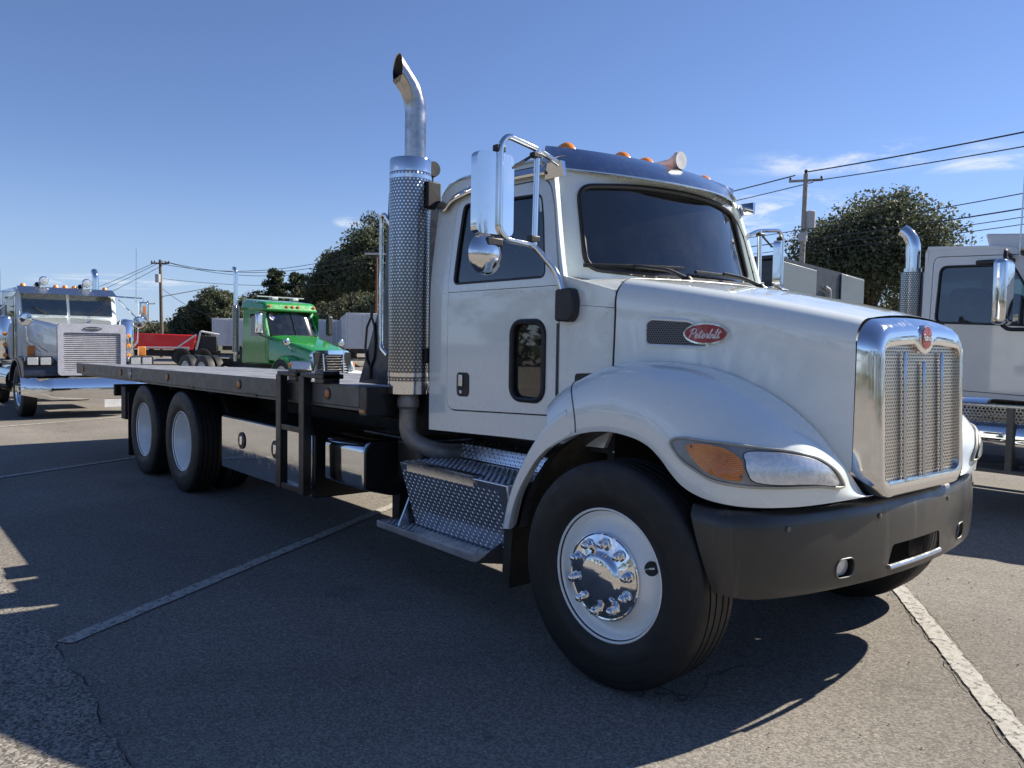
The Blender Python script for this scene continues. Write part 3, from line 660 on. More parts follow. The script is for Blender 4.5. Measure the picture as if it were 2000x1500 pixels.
# roof
def roof_pt(x, y):
    a = min(1, abs(y) / 0.88); z = 2.625 + 0.085 * (1 - a ** 4.2) ** 0.62
    f = max(0.0, (x + 1.0) / 0.35); z -= 0.075 * f ** 2
    b = max(0.0, (-1.62 - x) / 0.24); z -= 0.10 * min(1, b) ** 2.2
    return z
rows = []
for i in range(25):
    x = -1.86 + (1.86 - 0.79) * i / 24
    ys = [-0.882 + 1.764 * (0.5 - 0.5 * math.cos(math.pi * k / 40)) for k in range(41)]
    rows.append([(x + (0.05 * (1 - (y / 0.88) ** 2) if i == 24 else 0.05 * (1 - (y / 0.88) ** 2) * (i / 24) ** 3), y, roof_pt(x, y)) for y in ys])
roof = part('roof', MB().grid(rows), M_white, T, 60, fix=False)
part('rear_wall', MB().panel(rpoly([(-0.94, 1.02), (0.94, 1.02), (0.94, 1.9), (0.87, 2.56), (0.6, 2.62), (-0.6, 2.62), (-0.87, 2.56), (-0.94, 1.9)], 0.05), lambda a, b, d: (XB + 0.004 + d, a, b), [rrect(-0.6, 1.95, 0.6, 2.4, 0.08)], 0.03, 0.2), M_white, T)
part('rear_window', MB().panel(rrect(-0.6, 1.95, 0.6, 2.4, 0.08), lambda a, b, d: (XB + 0.02, a, b), [], 0.0, 0), M_sideglass, T)
part('cab_floor', B(-1.83, -0.3, -0.9, 0.9, 1.03, 1.08), M_dark, T)
# windshield and front of the cab
def ws(y, z, d):
    a = abs(y); b = max(0.0, a - 0.80)
    x = -0.62 + 0.205 * (1 - min(1.0, a / 0.80) ** 2) - 0.29 * (z - 2.0) - 0.9 * b - 2.2 * b * b
    return (x - d, y, z)
glass_out = rpoly([(-0.775, 2.005), (-0.4, 1.982), (0.0, 1.975), (0.4, 1.982), (0.775, 2.005), (0.735, 2.475), (0.4, 2.50), (0, 2.505), (-0.4, 2.50), (-0.735, 2.475)], 0.085, 6)
front_out = [(-0.925, 1.93), (-0.5, 1.915), (0, 1.91), (0.5, 1.915), (0.925, 1.93), (0.915, 2.1), (0.885, 2.45), (0.87, 2.575), (0.5, 2.585), (0, 2.585), (-0.5, 2.585), (-0.87, 2.575), (-0.885, 2.45), (-0.915, 2.1)]
fr = part('windshield_surround', MB().panel(front_out, ws, [glass_out], 0.04, 0.07, 0.05), M_white, T, 40)
wsg = part('windshield', MB().panel(glass_out, lambda y, z, d: ws(y, z, 0.008), [], 0.0, 0.07), M_glass, T, 60)
part('windshield_gasket', MB().tube([ws(a, b, -0.004) for a, b in densify(grow(glass_out, 0.0), 0.04)], 0.0155, 8, closed=True), M_gasket, wsg)
rv = MB()
for k in range(21):
    y = -0.8 + 0.08 * k; rivets(rv, [ws(y, 2.545, -0.001)], (1, 0, 0.3)); rivets(rv, [ws(y * 0.95, 1.945, -0.001)], (1, 0, 0.3))
stuffpart(part('rivets', rv, M_white, fr))
# cowl in front of the windshield
rows = []
for i in range(9):
    f = i / 8; row = []
    for k in range(33):
        y = -0.915 + 1.83 * k / 32; x0, _, z0 = ws(y, 1.935, 0.0); a = abs(y) / 0.915
        zr = 1.938 - 0.10 * a ** 8 - 0.0; row.append((x0 * (1 - f) + (-0.24) * f, y * (1 - 0.012 * f), (z0 + 0.003) * (1 - f) + zr * f + 0.015 * math.sin(math.pi * f)))
    rows.append(row)
cw = part('cowl', MB().grid(rows), M_white, T, 50, fix=False)
rv = MB(); rivets(rv, [(-0.30, -0.75 + 0.1 * k, 1.955) for k in range(16)], (0.1, 0, 1), 0.007, 0.004); stuffpart(part('rivets', rv, M_white, cw))
for y0 in (-0.30, 0.42):
    w = part('wiper', MB().tube(rounded([(-0.30, y0 + 0.02, 1.965), (-0.345, y0 - 0.10, 2.01), ws(y0 - 0.22, 2.03, -0.035)], 0.03), 0.012, 6), M_plastic, T)
    part('wiper_blade', MB().tube([ws(y0 - 0.50 + t_ * 0.62, 2.022 + 0.014 * t_ * (y0 < 0) , -0.026) for t_ in [k / 8 for k in range(9)]], 0.011, 6), M_gasket, w)
    part('wiper_base', MB().lathe([(0, 0.035), (0.02, 0.03), (0.035, 0.015), (0.037, 0)], (-0.30, y0 + 0.02, 1.945), 'z', 14), M_plastic, w)
# interior
part('dashboard', MB().prism(rpoly([(-0.50, 1.35), (-0.46, 1.90), (-0.62, 1.96), (-0.86, 1.93), (-0.92, 1.75), (-0.80, 1.35)], 0.05), 'y', -0.86, 0.86), M_dark, T)
for y0 in (-0.45, 0.45):
    st = part('seat', B(-1.62, -1.12, y0 - 0.26, y0 + 0.26, 1.30, 1.50), M_seat, T, bevel=0.05)
    part('seat_back', MB().prism(rpoly([(-1.72, 1.48), (-1.56, 1.48), (-1.66, 2.22), (-1.78, 2.22)], 0.05), 'y', y0 - 0.25, y0 + 0.25), M_seat, st, bevel=0.04)
    part('head_rest', B(-1.78, -1.68, y0 - 0.13, y0 + 0.13, 2.22, 2.40), M_seat, st, bevel=0.04)
part('steering_wheel', MB().tube([(-1.00 + 0.11 * math.sin(t_), 0.45 + 0.21 * math.cos(t_), 1.93 + 0.18 * math.sin(t_)) for t_ in [k * math.pi / 12 for k in range(24)]], 0.016, 8, closed=True).tube([(-1.0, 0.45, 1.93), (-0.75, 0.45, 1.78)], 0.025, 8).tube([(-1.0, 0.25, 1.93), (-1.0, 0.65, 1.93)], 0.012, 6), M_plastic, T)
part('headliner', B(-1.82, -0.78, -0.82, 0.82, 2.555, 2.575), M_seat, T)
# visor
def visor_edge(y, f):
    a = y / 0.90; back = Vector((-0.77 - 0.06 * a * a, y * 0.985, 2.722 - 0.030 * a * a)); front = Vector((-0.475 - 0.375 * a * a, y, 2.53 + 0.05 * a * a))
    mid = (back + front) / 2 + Vector((0.03, 0, 0.012)) * (1 - 0.6 * a * a)
    return back * (1 - f) ** 2 + mid * 2 * f * (1 - f) + front * f * f
ys = [-0.9 + 1.8 * k / 36 for k in range(37)]
vis = MB().grid([[visor_edge(y, f / 8) for y in ys] for f in range(9)] + [[visor_edge(y, f / 8) + Vector((-0.004, 0, -0.005)) for y in ys] for f in range(8, -1, -1)])
vo = part('sun_visor', vis, M_stainless, T, 40)
for y in (-0.45, 0.0, 0.45):
    part('visor_brace', MB().tube([visor_edge(y, 0.85) + Vector((0, 0, -0.012)), ws(y * 0.96, 2.555, -0.003)], 0.008, 6), M_alu, vo)
part('visor_lip', MB().tube([visor_edge(y, 1.0) for y in ys], 0.006, 6), M_alu, vo)
mk = MB().lathe([(0, 0.078), (0.02, 0.075), (0.05, 0.052), (0.066, 0.024), (0.069, 0)], (0, 0, 0), 'z', 20)
for k, y in enumerate((-0.65, -0.22, 0.0, 0.22, 0.65)):
    x = -0.87 - (0.04 if abs(y) > 0.5 else 0); me = MB().add([(v[0] * (1.25 if v[0] < 0 else 0.9), v[1] * 0.75, v[2]) for v in mk.v], mk.f)
    o = part('marker_light', MB().add([(v[0] + x, v[1] + y, v[2] + roof_pt(x, y) + 0.006) for v in me.v], me.f), M_amber, roof)
hn = part('horn', MB().lathe([(0.0, 0.056), (-0.02, 0.060), (-0.03, 0.052), (-0.09, 0.024), (-0.22, 0.018), (-0.22, 0)], (-0.74, 0.19, 2.765), 'x', 24).tube([(-0.93, 0.19, 2.69), (-0.93, 0.19, 2.76)], 0.012, 6), M_ivory, T)
part('horn_mouth', MB().lathe([(0.0, 0.0), (0.002, 0.055)], (-0.739, 0.19, 2.765), 'x', 24), M_ivory, hn)
part('work_light', MB().lathe([(0.0, 0.0), (0.0, 0.05), (-0.03, 0.055), (-0.06, 0.035), (-0.07, 0)], (-2.02, -0.82, 2.76), 'x', 18).tube([(-2.05, -0.82, 2.62), (-2.05, -0.82, 2.72)], 0.012, 6), M_plastic, T)

# --- hood
HX = [-0.235, -0.10, 0.10, 0.30, 0.50, 0.70, 0.86]
def hood_w(x): f = (x + 0.235) / 1.03; return 0.925 - 0.25 * f - 0.183 * f * f
def hood_top(x): f = (x + 0.235) / 1.03; return 1.952 - 0.145 * f - 0.058 * f * f
HB = [(-0.30, 1.40), (-.228, 1.43), (.036, 1.46), (.269, 1.43), (.481, 1.33), (.641, 1.19), (.757, 1.06), (.82, 1.02)]
def hood_section(x, n=40):
    w, zt = hood_w(x), hood_top(x); f_ = max(0, (x + 0.238) / 1.03); rc = 0.135 - 0.01 * f_ ** 2; bl = 0.030 * (1 - f_ ** 3)
    # side, corner, gently crowned top (half), then mirrored
    H = []
    zb = 1.44
    for (xa, za), (xb, zb_) in zip(HB[:-1], HB[1:]):
        if xa <= x <= xb: zb = za + (zb_ - za) * (x - xa) / (xb - xa)
    zb = min(zb, zt - rc - 0.05)
    for k in range(8): z = zb + (zt - rc - 0.01 - zb) * k / 8; H.append((w + bl * ((zt - z) / 0.9) ** 1.5, z))
    for k in range(9):
        t = R(90 * k / 8); H.append((w + 0.004 - rc + rc * math.cos(t), zt - rc - 0.01 + (rc - 0.012) * math.sin(t)))
    yi = H[-1][0]; zi = H[-1][1]
    for k in range(1, 9):
        y = yi * (1 - k / 8); H.append((y, zi + 0.022 * (1 - (y / yi) ** 2)))
    full = [(-y, z) for y, z in H] + [(y, z) for y, z in H[-2::-1]]
    return [(x, y, z) for y, z in full]
xs = [-0.238 + (0.792 + 0.238) * i / 30 for i in range(31)]
hood = part('hood', MB().grid([hood_section(x) for x in xs]), M_white, T, 60, fix=False)
sec = hood_section(-0.238)
part('hood_gap', MB().tube([(-0.240, y * 0.998, z - 0.004) for x, y, z in sec], 0.0065, 6), M_gasket, hood)
rv = MB()
for z in [1.05 + 0.1 * k for k in range(8)]: rivets(rv, [(-0.215, -hood_w(-0.2) - 0.030 * ((hood_top(-0.2) - z) / 0.9) ** 1.5 - 0.001, z)], (0, -1, 0))
stuffpart(part('rivets', rv, M_white, hood))
def hood_side(x, z, d):
    w = hood_w(x) + 0.030 * max(0, (hood_top(x) - z) / 0.9) ** 1.5
    return (x, -(w - d), z)
vent_out = rpoly([(-0.070, 1.593), (0.225, 1.585), (0.20, 1.64), (0.145, 1.704), (-0.045, 1.716), (-0.070, 1.70)], 0.028, 4)
for s in (1, -1):
    q = (lambda m: m) if s == 1 else (lambda m: m.mirror())
    part('vent_backing', q(MB().panel(vent_out, lambda x, z, d: hood_side(x, z, -0.0015), [], 0.0, 0)), M_gasket, hood)
    part('vent_mesh', q(MB().panel(vent_out, lambda x, z, d: hood_side(x, z, -0.006), [], 0.0, 0)), M_ventmesh, hood)
    part('vent_frame', q(MB().tube([hood_side(x, z, -0.004) for x, z in densify(grow(vent_out, 0.004 * 1), 0.03)], 0.009, 6, closed=True)), M_white, hood)
    bx, bz = 0.216, 1.648
    ell = lambda a, b: [(bx + a * math.cos(t_), bz + b * math.sin(t_)) for t_ in [k * math.pi / 20 for k in range(40)]]
    bd = part('emblem', q(MB().panel(ell(0.100, 0.0515), lambda x, z, d: hood_side(x, z, -0.016 + d), [], 0.016, 0)), M_chrome, hood, label='red oval emblem with white script lettering')
    part('emblem_field', q(MB().panel(ell(0.091, 0.0435), lambda x, z, d: hood_side(x, z, -0.018 + d), [], 0.003, 0)), M_badge, bd)
    c = Vector(hood_side(bx, bz, -0.018)); eu = Vector(hood_side(bx + 0.1, bz, 0)) - Vector(hood_side(bx - 0.1, bz, 0)); nr = eu.cross(Vector((0, 0, 1)))
    lt = script_text(MB(), 'Peterbilt', c, eu, (0, 0, 1), 0.044, 0.0024, nr)
    if s == -1:
        c2 = Vector((c.x, -c.y, c.z)); eu2 = Vector((-eu.x, eu.y, 0)); lt = script_text(MB(), 'Peterbilt', c2, eu2, (0, 0, 1), 0.044, 0.0024, eu2.cross(Vector((0, 0, 1))))
    part('lettering', lt, M_ivory, bd)

M_bezel = plain('grey_lamp_housing', (0.30, 0.31, 0.30), 0.4, 0.2, 0.2, coat=0.3)
# --- fenders: surface swept between the crease on the hood side and the wheel-arch lip
FC = [(-.62, -.950, 1.28), (-.50, -.950, 1.37), (-.228, -.935, 1.480), (.036, -.865, 1.51), (.269, -.777, 1.48), (.481, -.681, 1.386), (.641, -.598, 1.255), (.757, -.533, 1.091), (.854, -.475, .935)]
FO = [(-.46, -1.165, 1.07), (-.305, -1.165, 1.145), (-.148, -1.165, 1.184), (.016, -1.165, 1.19), (.20, -1.165, 1.145), (.40, -1.163, .99), (.62, -1.125, .948), (.80, -.90, .948), (.885, -.475, .950)]
FC = [Vector(p) for p in FC]; FO = [Vector(p) for p in FO]
def crv(P, s):
    n = len(P) - 1; t = min(max(s, 0), 1) * n; i = min(int(t), n - 1); t -= i
    p0, p1, p2, p3 = P[max(i - 1, 0)], P[i], P[i + 1], P[min(i + 2, n)]
    return 0.5 * ((2 * p1) + (p2 - p0) * t + (2 * p0 - 5 * p1 + 4 * p2 - p3) * t * t + (-p0 + 3 * p1 - 3 * p2 + p3) * t ** 3)
def fend(s, t):
    c, o = crv(FC, s), crv(FO, s); d = (o - c).length; f = min(max((s - 0.45) / 0.45, 0), 1); f = f * f * (3 - 2 * f)
    nc = Vector((0.25 + 0.55 * f, -1 + 0.25 * f, 0.06 - 0.16 * f)).normalized(); up = Vector((0.05 + 0.05 * f, -0.10, 1.0)).normalized()
    e = min(max((s - 0.88) / 0.12, 0), 1); e = 1 - 0.9 * e * e * (3 - 2 * e); p1 = c + nc * (0.50 * d * e); p2 = o + up * (0.50 * d * e)
    return c * (1 - t) ** 3 + p1 * (3 * t * (1 - t) ** 2) + p2 * (3 * t * t * (1 - t)) + o * t ** 3
def fend_n(s, t):
    e = 0.01; a = fend(min(s + e, 1), t) - fend(max(s - e, 0), t); b = fend(s, min(t + e, 1)) - fend(s, max(t - e, 0)); n = a.cross(b).normalized()
    return n if n.y < 0 else -n
SN, TN = 72, 26
rows = [[fend(i / SN, -0.0 + j / TN) for j in range(TN + 1)] for i in range(SN + 1)]
for i, r0 in enumerate(rows):          # rolled lip under the edge
    o = r0[-1]; s_ = i / SN; k_ = max(0.05, min(1, (1 - s_) / 0.14)); r0 += [o + Vector((0, 0.004, -0.012)) * k_, o + Vector((0, 0.022, -0.010)) * k_, o + Vector((-0.01, 0.05, 0.012)) * k_]
fender = MB().grid(rows)
# rear flare: a band from the fender down to the step
FL_O = [(-.36, 1.335), (-.46, 1.265), (-.565, 1.15), (-.665, 1.01), (-.745, 0.87), (-.805, 0.73), (-.843, 0.575)]
FL_I = [(-.30, 1.145), (-.44, 1.075), (-.545, 0.995), (-.625, 0.90), (-.692, 0.80), (-.737, 0.70), (-.770, 0.585)]
FL_O = catmull([(x, 0, z) for x, z in FL_O], 5); FL_I = catmull([(x, 0, z) for x, z in FL_I], 5)
fl = []
for a, b in zip(FL_O, FL_I):
    f = min(1, max(0, (a.z - 0.575) / 0.75)); row = []
    for k in range(9):
        t_ = k / 8; p = a * (1 - t_) + b * t_; bul = math.sin(math.pi * min(1, t_ * 1.0)) * 0.0
        y = -1.168 + (0.10 + 0.13 * f) * (1 - math.sin(math.pi / 2 * min(1, t_ * 2.2 + 0.12))) ; row.append((p.x, y, p.z))
    row.append((b.x + 0.003, -1.150, b.z - 0.003)); row.append((b.x - 0.012, -1.10, b.z + 0.01)); fl.append(row)
flare = MB().grid(fl)
for a in (0, -1):
    pass
flare_seam = MB().tube([fend(0.155, t_ / 12) + fend_n(0.155, t_ / 12) * 0.001 for t_ in range(13)], 0.0035, 5)
def fpatch(outline, off, thick, grid=0.02):
    """a patch lying on the fender, outline in the fender's (s, t)"""
    return MB().panel(outline, lambda s_, t_, d: tuple(fend(s_, t_) + fend_n(s_, t_) * (off - d)), [], thick, grid, 0.02)
def loop2(P, n=4): return [(p.x, p.y) for p in catmull([(a, b, 0) for a, b in P], n, True)]
H_bez = loop2([(.568, .855), (.60, .772), (.666, .705), (.744, .638), (.806, .533), (.845, .472), (.894, .495), (.922, .625), (.912, .765), (.862, .858), (.791, .898), (.706, .912), (.644, .893), (.594, .885)])  # all three lamp outlines traced from image pixels, ray-cast onto the fender
H_amb = loop2([(.609, .80), (.65, .742), (.697, .725), (.738, .765), (.757, .862), (.741, .885), (.694, .885), (.646, .855)])
H_lamp = loop2([(.735, .70), (.797, .595), (.838, .53), (.878, .535), (.908, .635), (.902, .76), (.843, .848), (.783, .868), (.760, .82), (.745, .76)])
liner = MB().lathe([(-1.10, 0.70), (-0.42, 0.70)], (0, 0, 0.50), 'y', 48)
keep = [f for f in liner.f if min(liner.v[i][2] for i in f) > 0.56]; ids = sorted({i for f in keep for i in f}); mp = {i: k for k, i in enumerate(ids)}; liner.v = [liner.v[i] for i in ids]; liner.f = [tuple(mp[i] for i in f) for f in keep]
for s in (1, -1):
    q = (lambda m: m) if s == 1 else (lambda m: m.mirror())
    fo = part('fender', q(fender), M_white, T, 70, fix=True)
    part('fender_flare', q(flare), M_white, fo, 60); part('flare_seam', q(flare_seam), M_grey, fo)
    part('wheel_liner', q(liner), M_plastic, fo, 60)
    part('splash_panel', q(MB().grid([[(p.x + 0.012, y, p.z) for p in FL_I] for y in (-1.10, -0.8, -0.5)])), M_grey, fo, 60)
    part('mud_guard', q(MB().prism(rpoly([(-0.86, 0.30), (-0.80, 0.24), (-0.775, 0.60), (-0.845, 0.60)], 0.01), 'y', -1.13, -0.72)), M_rubber, fo)
    bz = part('headlight', q(fpatch(H_bez, 0.006, 0.012)), M_bezel, T, 50)
    part('bezel_rim', q(MB().tube([tuple(fend(a, b) + fend_n(a, b) * 0.008) for a, b in H_bez], 0.007, 6, closed=True)), plain('aged_bezel', (0.46, 0.44, 0.38), 0.4, 0.5), bz)
    part('turn_signal', q(fpatch(H_amb, 0.016, 0.012)), M_amber_rib, bz, 50)
    part('lens', q(fpatch(H_lamp, 0.017, 0.012)), M_lens, bz, 50)
    for cs_ in ([(.70, .79)], [(.622, .79)], [(.752, .855)]):
        a, b = cs_[0]; c_ = fend(a, b) + fend_n(a, b) * 0.017; part('lens_screw', q(MB().lathe([(0, 0.0), (0, 0.024 if a == .70 else 0.006)], (0, 0, 0), 'z', 14).xf(Matrix.Translation(c_) @ fend_n(a, b).to_track_quat('Z', 'Y').to_matrix().to_4x4())), M_amber_dull if a == .70 else M_rail, bz)
    part('lens_rim', q(MB().tube([tuple(fend(a, b) + fend_n(a, b) * 0.011) for a, b in H_lamp], 0.005, 6, closed=True)), M_gasket, bz)
part('inner_bulkhead', MB().box(-0.30, -0.25, -0.9, 0.9, 0.75, 1.80).box(0.60, 0.72, -0.85, 0.85, 0.86, 0.92), M_chassis, T)

# --- grille
def gx(z): return 0.905 - 0.026 * (z - 0.95) / 0.7 - 0.006 * max(0, (z - 1.55) / 0.2) ** 2
def gloop(w, z0, z1, r, n=10, notch=0.0):
    P = rrect(-w, z0, w, z1, r, n); P = densify(P, 0.03); return P
def ring_loop(w, z0, z1, r, N=160, notch=0.0, arch=0.0):
    P = rrect(-w, z0, w, z1, r, 12); L = [0.0]
    for i in range(len(P)): L.append(L[-1] + math.hypot(P[(i + 1) % len(P)][0] - P[i][0], P[(i + 1) % len(P)][1] - P[i][1]))
    out = []; j = 0
    for k in range(N):
        d = L[-1] * k / N
        while L[j + 1] < d: j += 1
        t_ = (d - L[j]) / max(1e-9, L[j + 1] - L[j]); a, b = P[j % len(P)], P[(j + 1) % len(P)]; y, z = a[0] + (b[0] - a[0]) * t_, a[1] + (b[1] - a[1]) * t_
        if z > (z0 + z1) / 2:
            z += arch * (1 - min(1, abs(y) / w) ** 2)
            if notch and abs(y) < 0.10: z -= notch * math.cos(math.pi / 2 * abs(y) / 0.10) ** 0.8
        out.append((y, z))
    return out
def resync(loops):
    # every loop starts at the same corner, so matching indices line up
    return loops
GL = ((.398, 1.000, 1.592, .035, .045, .020, .035), (.400, .998, 1.595, .035, .045, .020, .004), (.411, .985, 1.610, .04, .042, .022, 0.0), (.430, .942, 1.640, .07, 0, .024, 0.0), (.446, .930, 1.664, .09, 0, .026, .007),
      (.458, .927, 1.683, .105, 0, .028, .022), (.468, .926, 1.699, .115, 0, .030, .048), (.478, .925, 1.712, .122, 0, .032, .082), (.490, .925, 1.724, .128, 0, .033, .120))
gl = [ring_loop(w, z0, z1, r, notch=nt, arch=ar) for w, z0, z1, r, nt, ar, dd in GL]; gd = [g_[-1] for g_ in GL]
rows = [[(gx(z) - dd, y, z) for y, z in L] for L, dd in zip(gl, gd)]
gs = part('grille_surround', MB().grid(rows, closed=True), M_chrome, T, 50)
part('grille_mesh', MB().panel([(y, z) for y, z in ring_loop(0.405, 0.99, 1.60, 0.035, 120, 0.042, 0.02)], lambda y, z, d: (gx(z) - 0.022, y, z), [], 0.0, 0), M_grillemesh, gs)
for y in (-0.2, 0.0, 0.2):
    zt = 1.575 if y else 1.535
    part('grille_bar', MB().tube([(gx(z) - 0.008, y, z) for z in (0.99, 1.2, 1.4, zt - 0.01, zt)], [0.0095, 0.0095, 0.0095, 0.0095, 0.005], 8), M_alu, gs)
mb = MB()
for z in (1.13, 1.36, 1.50): mb.box(0.80, 0.815, -0.40, 0.40, z, z + 0.02)
part('condenser', mb.box(0.735, 0.76, -0.42, 0.42, 0.95, 1.60), plain('condenser_grey', (0.20, 0.185, 0.16), 0.6, 0.3, 0.25), T)
bx = gx(1.65) + 0.004
bo = part('front_emblem', MB().lathe([(0.0, 0.062), (0.022, 0.062), (0.030, 0.056), (0.030, 0.0)], (bx - 0.028, 0, 1.645), 'x', 36), M_chrome, gs, label='round red emblem with white script lettering')
part('emblem_field', MB().lathe([(0.0, 0.054), (0.004, 0.052), (0.006, 0.0)], (bx + 0.001, 0, 1.645), 'x', 36), M_badge, bo)
part('lettering', script_text(MB(), 'Peterbilt', (bx + 0.0065, 0, 1.645), (0, 1, 0), (0, 0, 1), 0.027, 0.0018, (1, 0, 0)), M_ivory, bo)

# --- bumper, swept along its plan curve
PL = catmull([(0.40, -1.175, 0), (0.55, -1.18, 0), (0.655, -1.145, 0), (0.74, -1.02, 0), (0.81, -0.75, 0), (0.862, -0.38, 0), (0.878, 0, 0), (0.862, 0.38, 0), (0.81, 0.75, 0), (0.74, 1.0, 0), (0.655, 1.11, 0), (0.55, 1.14, 0), (0.40, 1.14, 0)], 8)
AL = [0.0]
for i in range(1, len(PL)): AL.append(AL[-1] + (PL[i] - PL[i - 1]).length)
LT = AL[-1]
def bump_pt(a, z, d):
    a = min(max(a + LT / 2, 0), LT - 1e-6); i = 0
    while AL[i + 1] < a: i += 1
    t_ = (a - AL[i]) / (AL[i + 1] - AL[i]); p = PL[i] * (1 - t_) + PL[i + 1] * t_
    dr = (PL[min(i + 2, len(PL) - 1)] - PL[max(i - 1, 0)]).normalized(); n = Vector((dr.y, -dr.x, 0))
    e = max(0, (z - 0.885) / 0.033); back = 0.03 * e ** 2 + 0.02 * max(0, (0.58 - z) / 0.05) ** 2 - 0.012 * math.sin(math.pi * min(1, max(0, (z - 0.55) / 0.38)))
    p = p - n * (back + d); return (p.x, p.y, z)
h = LT / 2
bump_out = [(-h + 0.03, 0.918), (-h + 0.05, 0.88), (-h + 0.17, 0.575), (-h + 0.30, 0.562), (-0.8, 0.556), (0, 0.552), (0.8, 0.556), (h - 0.30, 0.562), (h - 0.17, 0.575), (h - 0.05, 0.88), (h - 0.03, 0.918)]
slot = rpoly([(-0.275, 0.605), (0.275, 0.605), (0.25, 0.70), (-0.245, 0.70)], 0.02)
fog = [rrect(c - 0.062, 0.60, c + 0.062, 0.685, 0.038) for c in (-0.60, 0.60)]
bo = part('bumper', MB().panel(bump_out, bump_pt, [slot] + fog, 0.012, 0.045, 0.045), M_bumper, T, 45)
rows = [[bump_pt(-h + 0.03 + (LT - 0.06) * k / 60, 0.9182, dd) for k in range(61)] for dd in (0.0, 0.03, 0.16)]
part('bumper_top', MB().grid(rows), M_bumper, bo, 50, fix=False)
for a in (-0.95, -0.36, 0.36, 0.95): part('bumper_bolt', MB().lathe([(0, 0.013), (-0.005, 0.012), (-0.007, 0.0)], (0, 0, 0), 'y', 8).xf(Matrix.Translation(bump_pt(a, 0.845, 0.0)) @ Matrix.Rotation(R(90) + a * 0.12, 4, 'Z')), M_rail, bo)
part('slot_lip', MB().tube([bump_pt(a, 0.598, -0.004) for a in [-0.27 + 0.54 * k / 12 for k in range(13)]], 0.012, 8), M_alu, bo)
for y in (-0.22, 0.22): part('tow_plate', B(0.70, 0.78, y - 0.08, y + 0.08, 0.56, 0.74), M_chassis, bo)
for c in (-0.60, 0.60):
    fl_ = part('fog_lamp', MB().panel(rrect(c - 0.052, 0.605, c + 0.045, 0.68, 0.036), lambda a, z, d: bump_pt(a, z, 0.02 + d), [], 0.02, 0), M_lens, bo)
    part('fog_lamp_rim', MB().tube([bump_pt(a, z, -0.002) for a, z in densify(rrect(c - 0.062, 0.60, c + 0.062, 0.685, 0.038), 0.03)], 0.0032, 6, closed=True), M_rail, fl_)

# --- exhaust stack
SX, SY = -2.035, -1.0
ex = part('exhaust_muffler', MB().lathe([(1.245, 0.100), (1.245, 0.1375), (1.25, 0.138), (1.33, 0.138)], (SX, SY, 0), 'z', 56, 0.138), M_mirror, T)
part('muffler_cap', MB().lathe([(2.70, 0.138), (2.785, 0.138), (2.79, 0.135), (2.79, 0.06)], (SX, SY, 0), 'z', 56, 0.138), M_mirror, ex)
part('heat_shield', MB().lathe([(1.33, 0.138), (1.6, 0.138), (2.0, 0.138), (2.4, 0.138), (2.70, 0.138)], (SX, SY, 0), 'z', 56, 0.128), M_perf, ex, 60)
PX = SX + 0.055
bd = Vector((-0.20, -0.98, 0))     # the curved tip turns rearward and outboard
pth = [Vector((PX, SY, 2.75)), Vector((PX, SY, 2.98)), Vector((PX, SY, 3.08))] + [Vector((PX, SY, 3.08 + 0.32 * math.sin(R(a)))) + bd * (0.32 * (1 - math.cos(R(a)))) for a in range(6, 43, 6)]
d_ = (pth[-1] - pth[-2]).normalized(); pth += [pth[-1] + d_ * 0.03, pth[-1] + d_ * 0.07]
pm = MB().tube(pth, 0.070, 28, cap=False); cut = Vector((-0.08, -0.99, 0.05)).normalized(); k0 = (len(pth) - 1) * 28
for k in range(28):   # mitred mouth: slide the last ring onto the cutting plane
    v = Vector(pm.v[k0 + k]); pm.v[k0 + k] = tuple(v + d_ * ((pth[-1] - v).dot(cut) / d_.dot(cut)))
ep = part('tail_pipe', pm, M_pipe, ex, 60)
inner = MB().tube(pth[4:], 0.0665, 28, cap=False); k1 = (len(pth) - 5) * 28
for k in range(28):
    v = Vector(inner.v[k1 + k]); inner.v[k1 + k] = tuple(v + d_ * ((pth[-1] - v).dot(cut) / d_.dot(cut) - 0.004))
part('pipe_soot', inner, M_gasket, ep, 60)
part('exhaust_elbow', MB().lathe([(1.245, 0.062), (1.20, 0.075), (1.16, 0.075), (1.14, 0.062)], (SX, SY, 0), 'z', 24).tube(rounded([(SX, SY, 1.25), (SX, SY, 0.93), (SX + 0.16, SY + 0.14, 0.85), (SX + 0.24, SY + 0.65, 0.83)], 0.16, 8), 0.062, 18), M_galv, ex)
part('grab_handle', MB().tube(rounded([(SX - 0.09, SY - 0.09, 2.36), (SX - 0.13, SY - 0.12, 2.44), (SX - 0.165, SY - 0.12, 2.42), (SX - 0.165, SY - 0.12, 1.55), (SX - 0.09, SY - 0.11, 1.50)], 0.05), 0.015, 10), M_chrome, ex)
for z0, z1 in ((2.47, 2.64), (1.45, 1.55)): part('stack_bracket', B(-1.96, -1.875, -0.97, -0.86, z0, z1), M_chassis, ex, bevel=0.01)
for z in (1.36, 2.655): part('shield_clamp', MB().lathe([(z, 0.1405), (z + 0.025, 0.1405)], (SX, SY, 0), 'z', 40), M_mirror, ex)

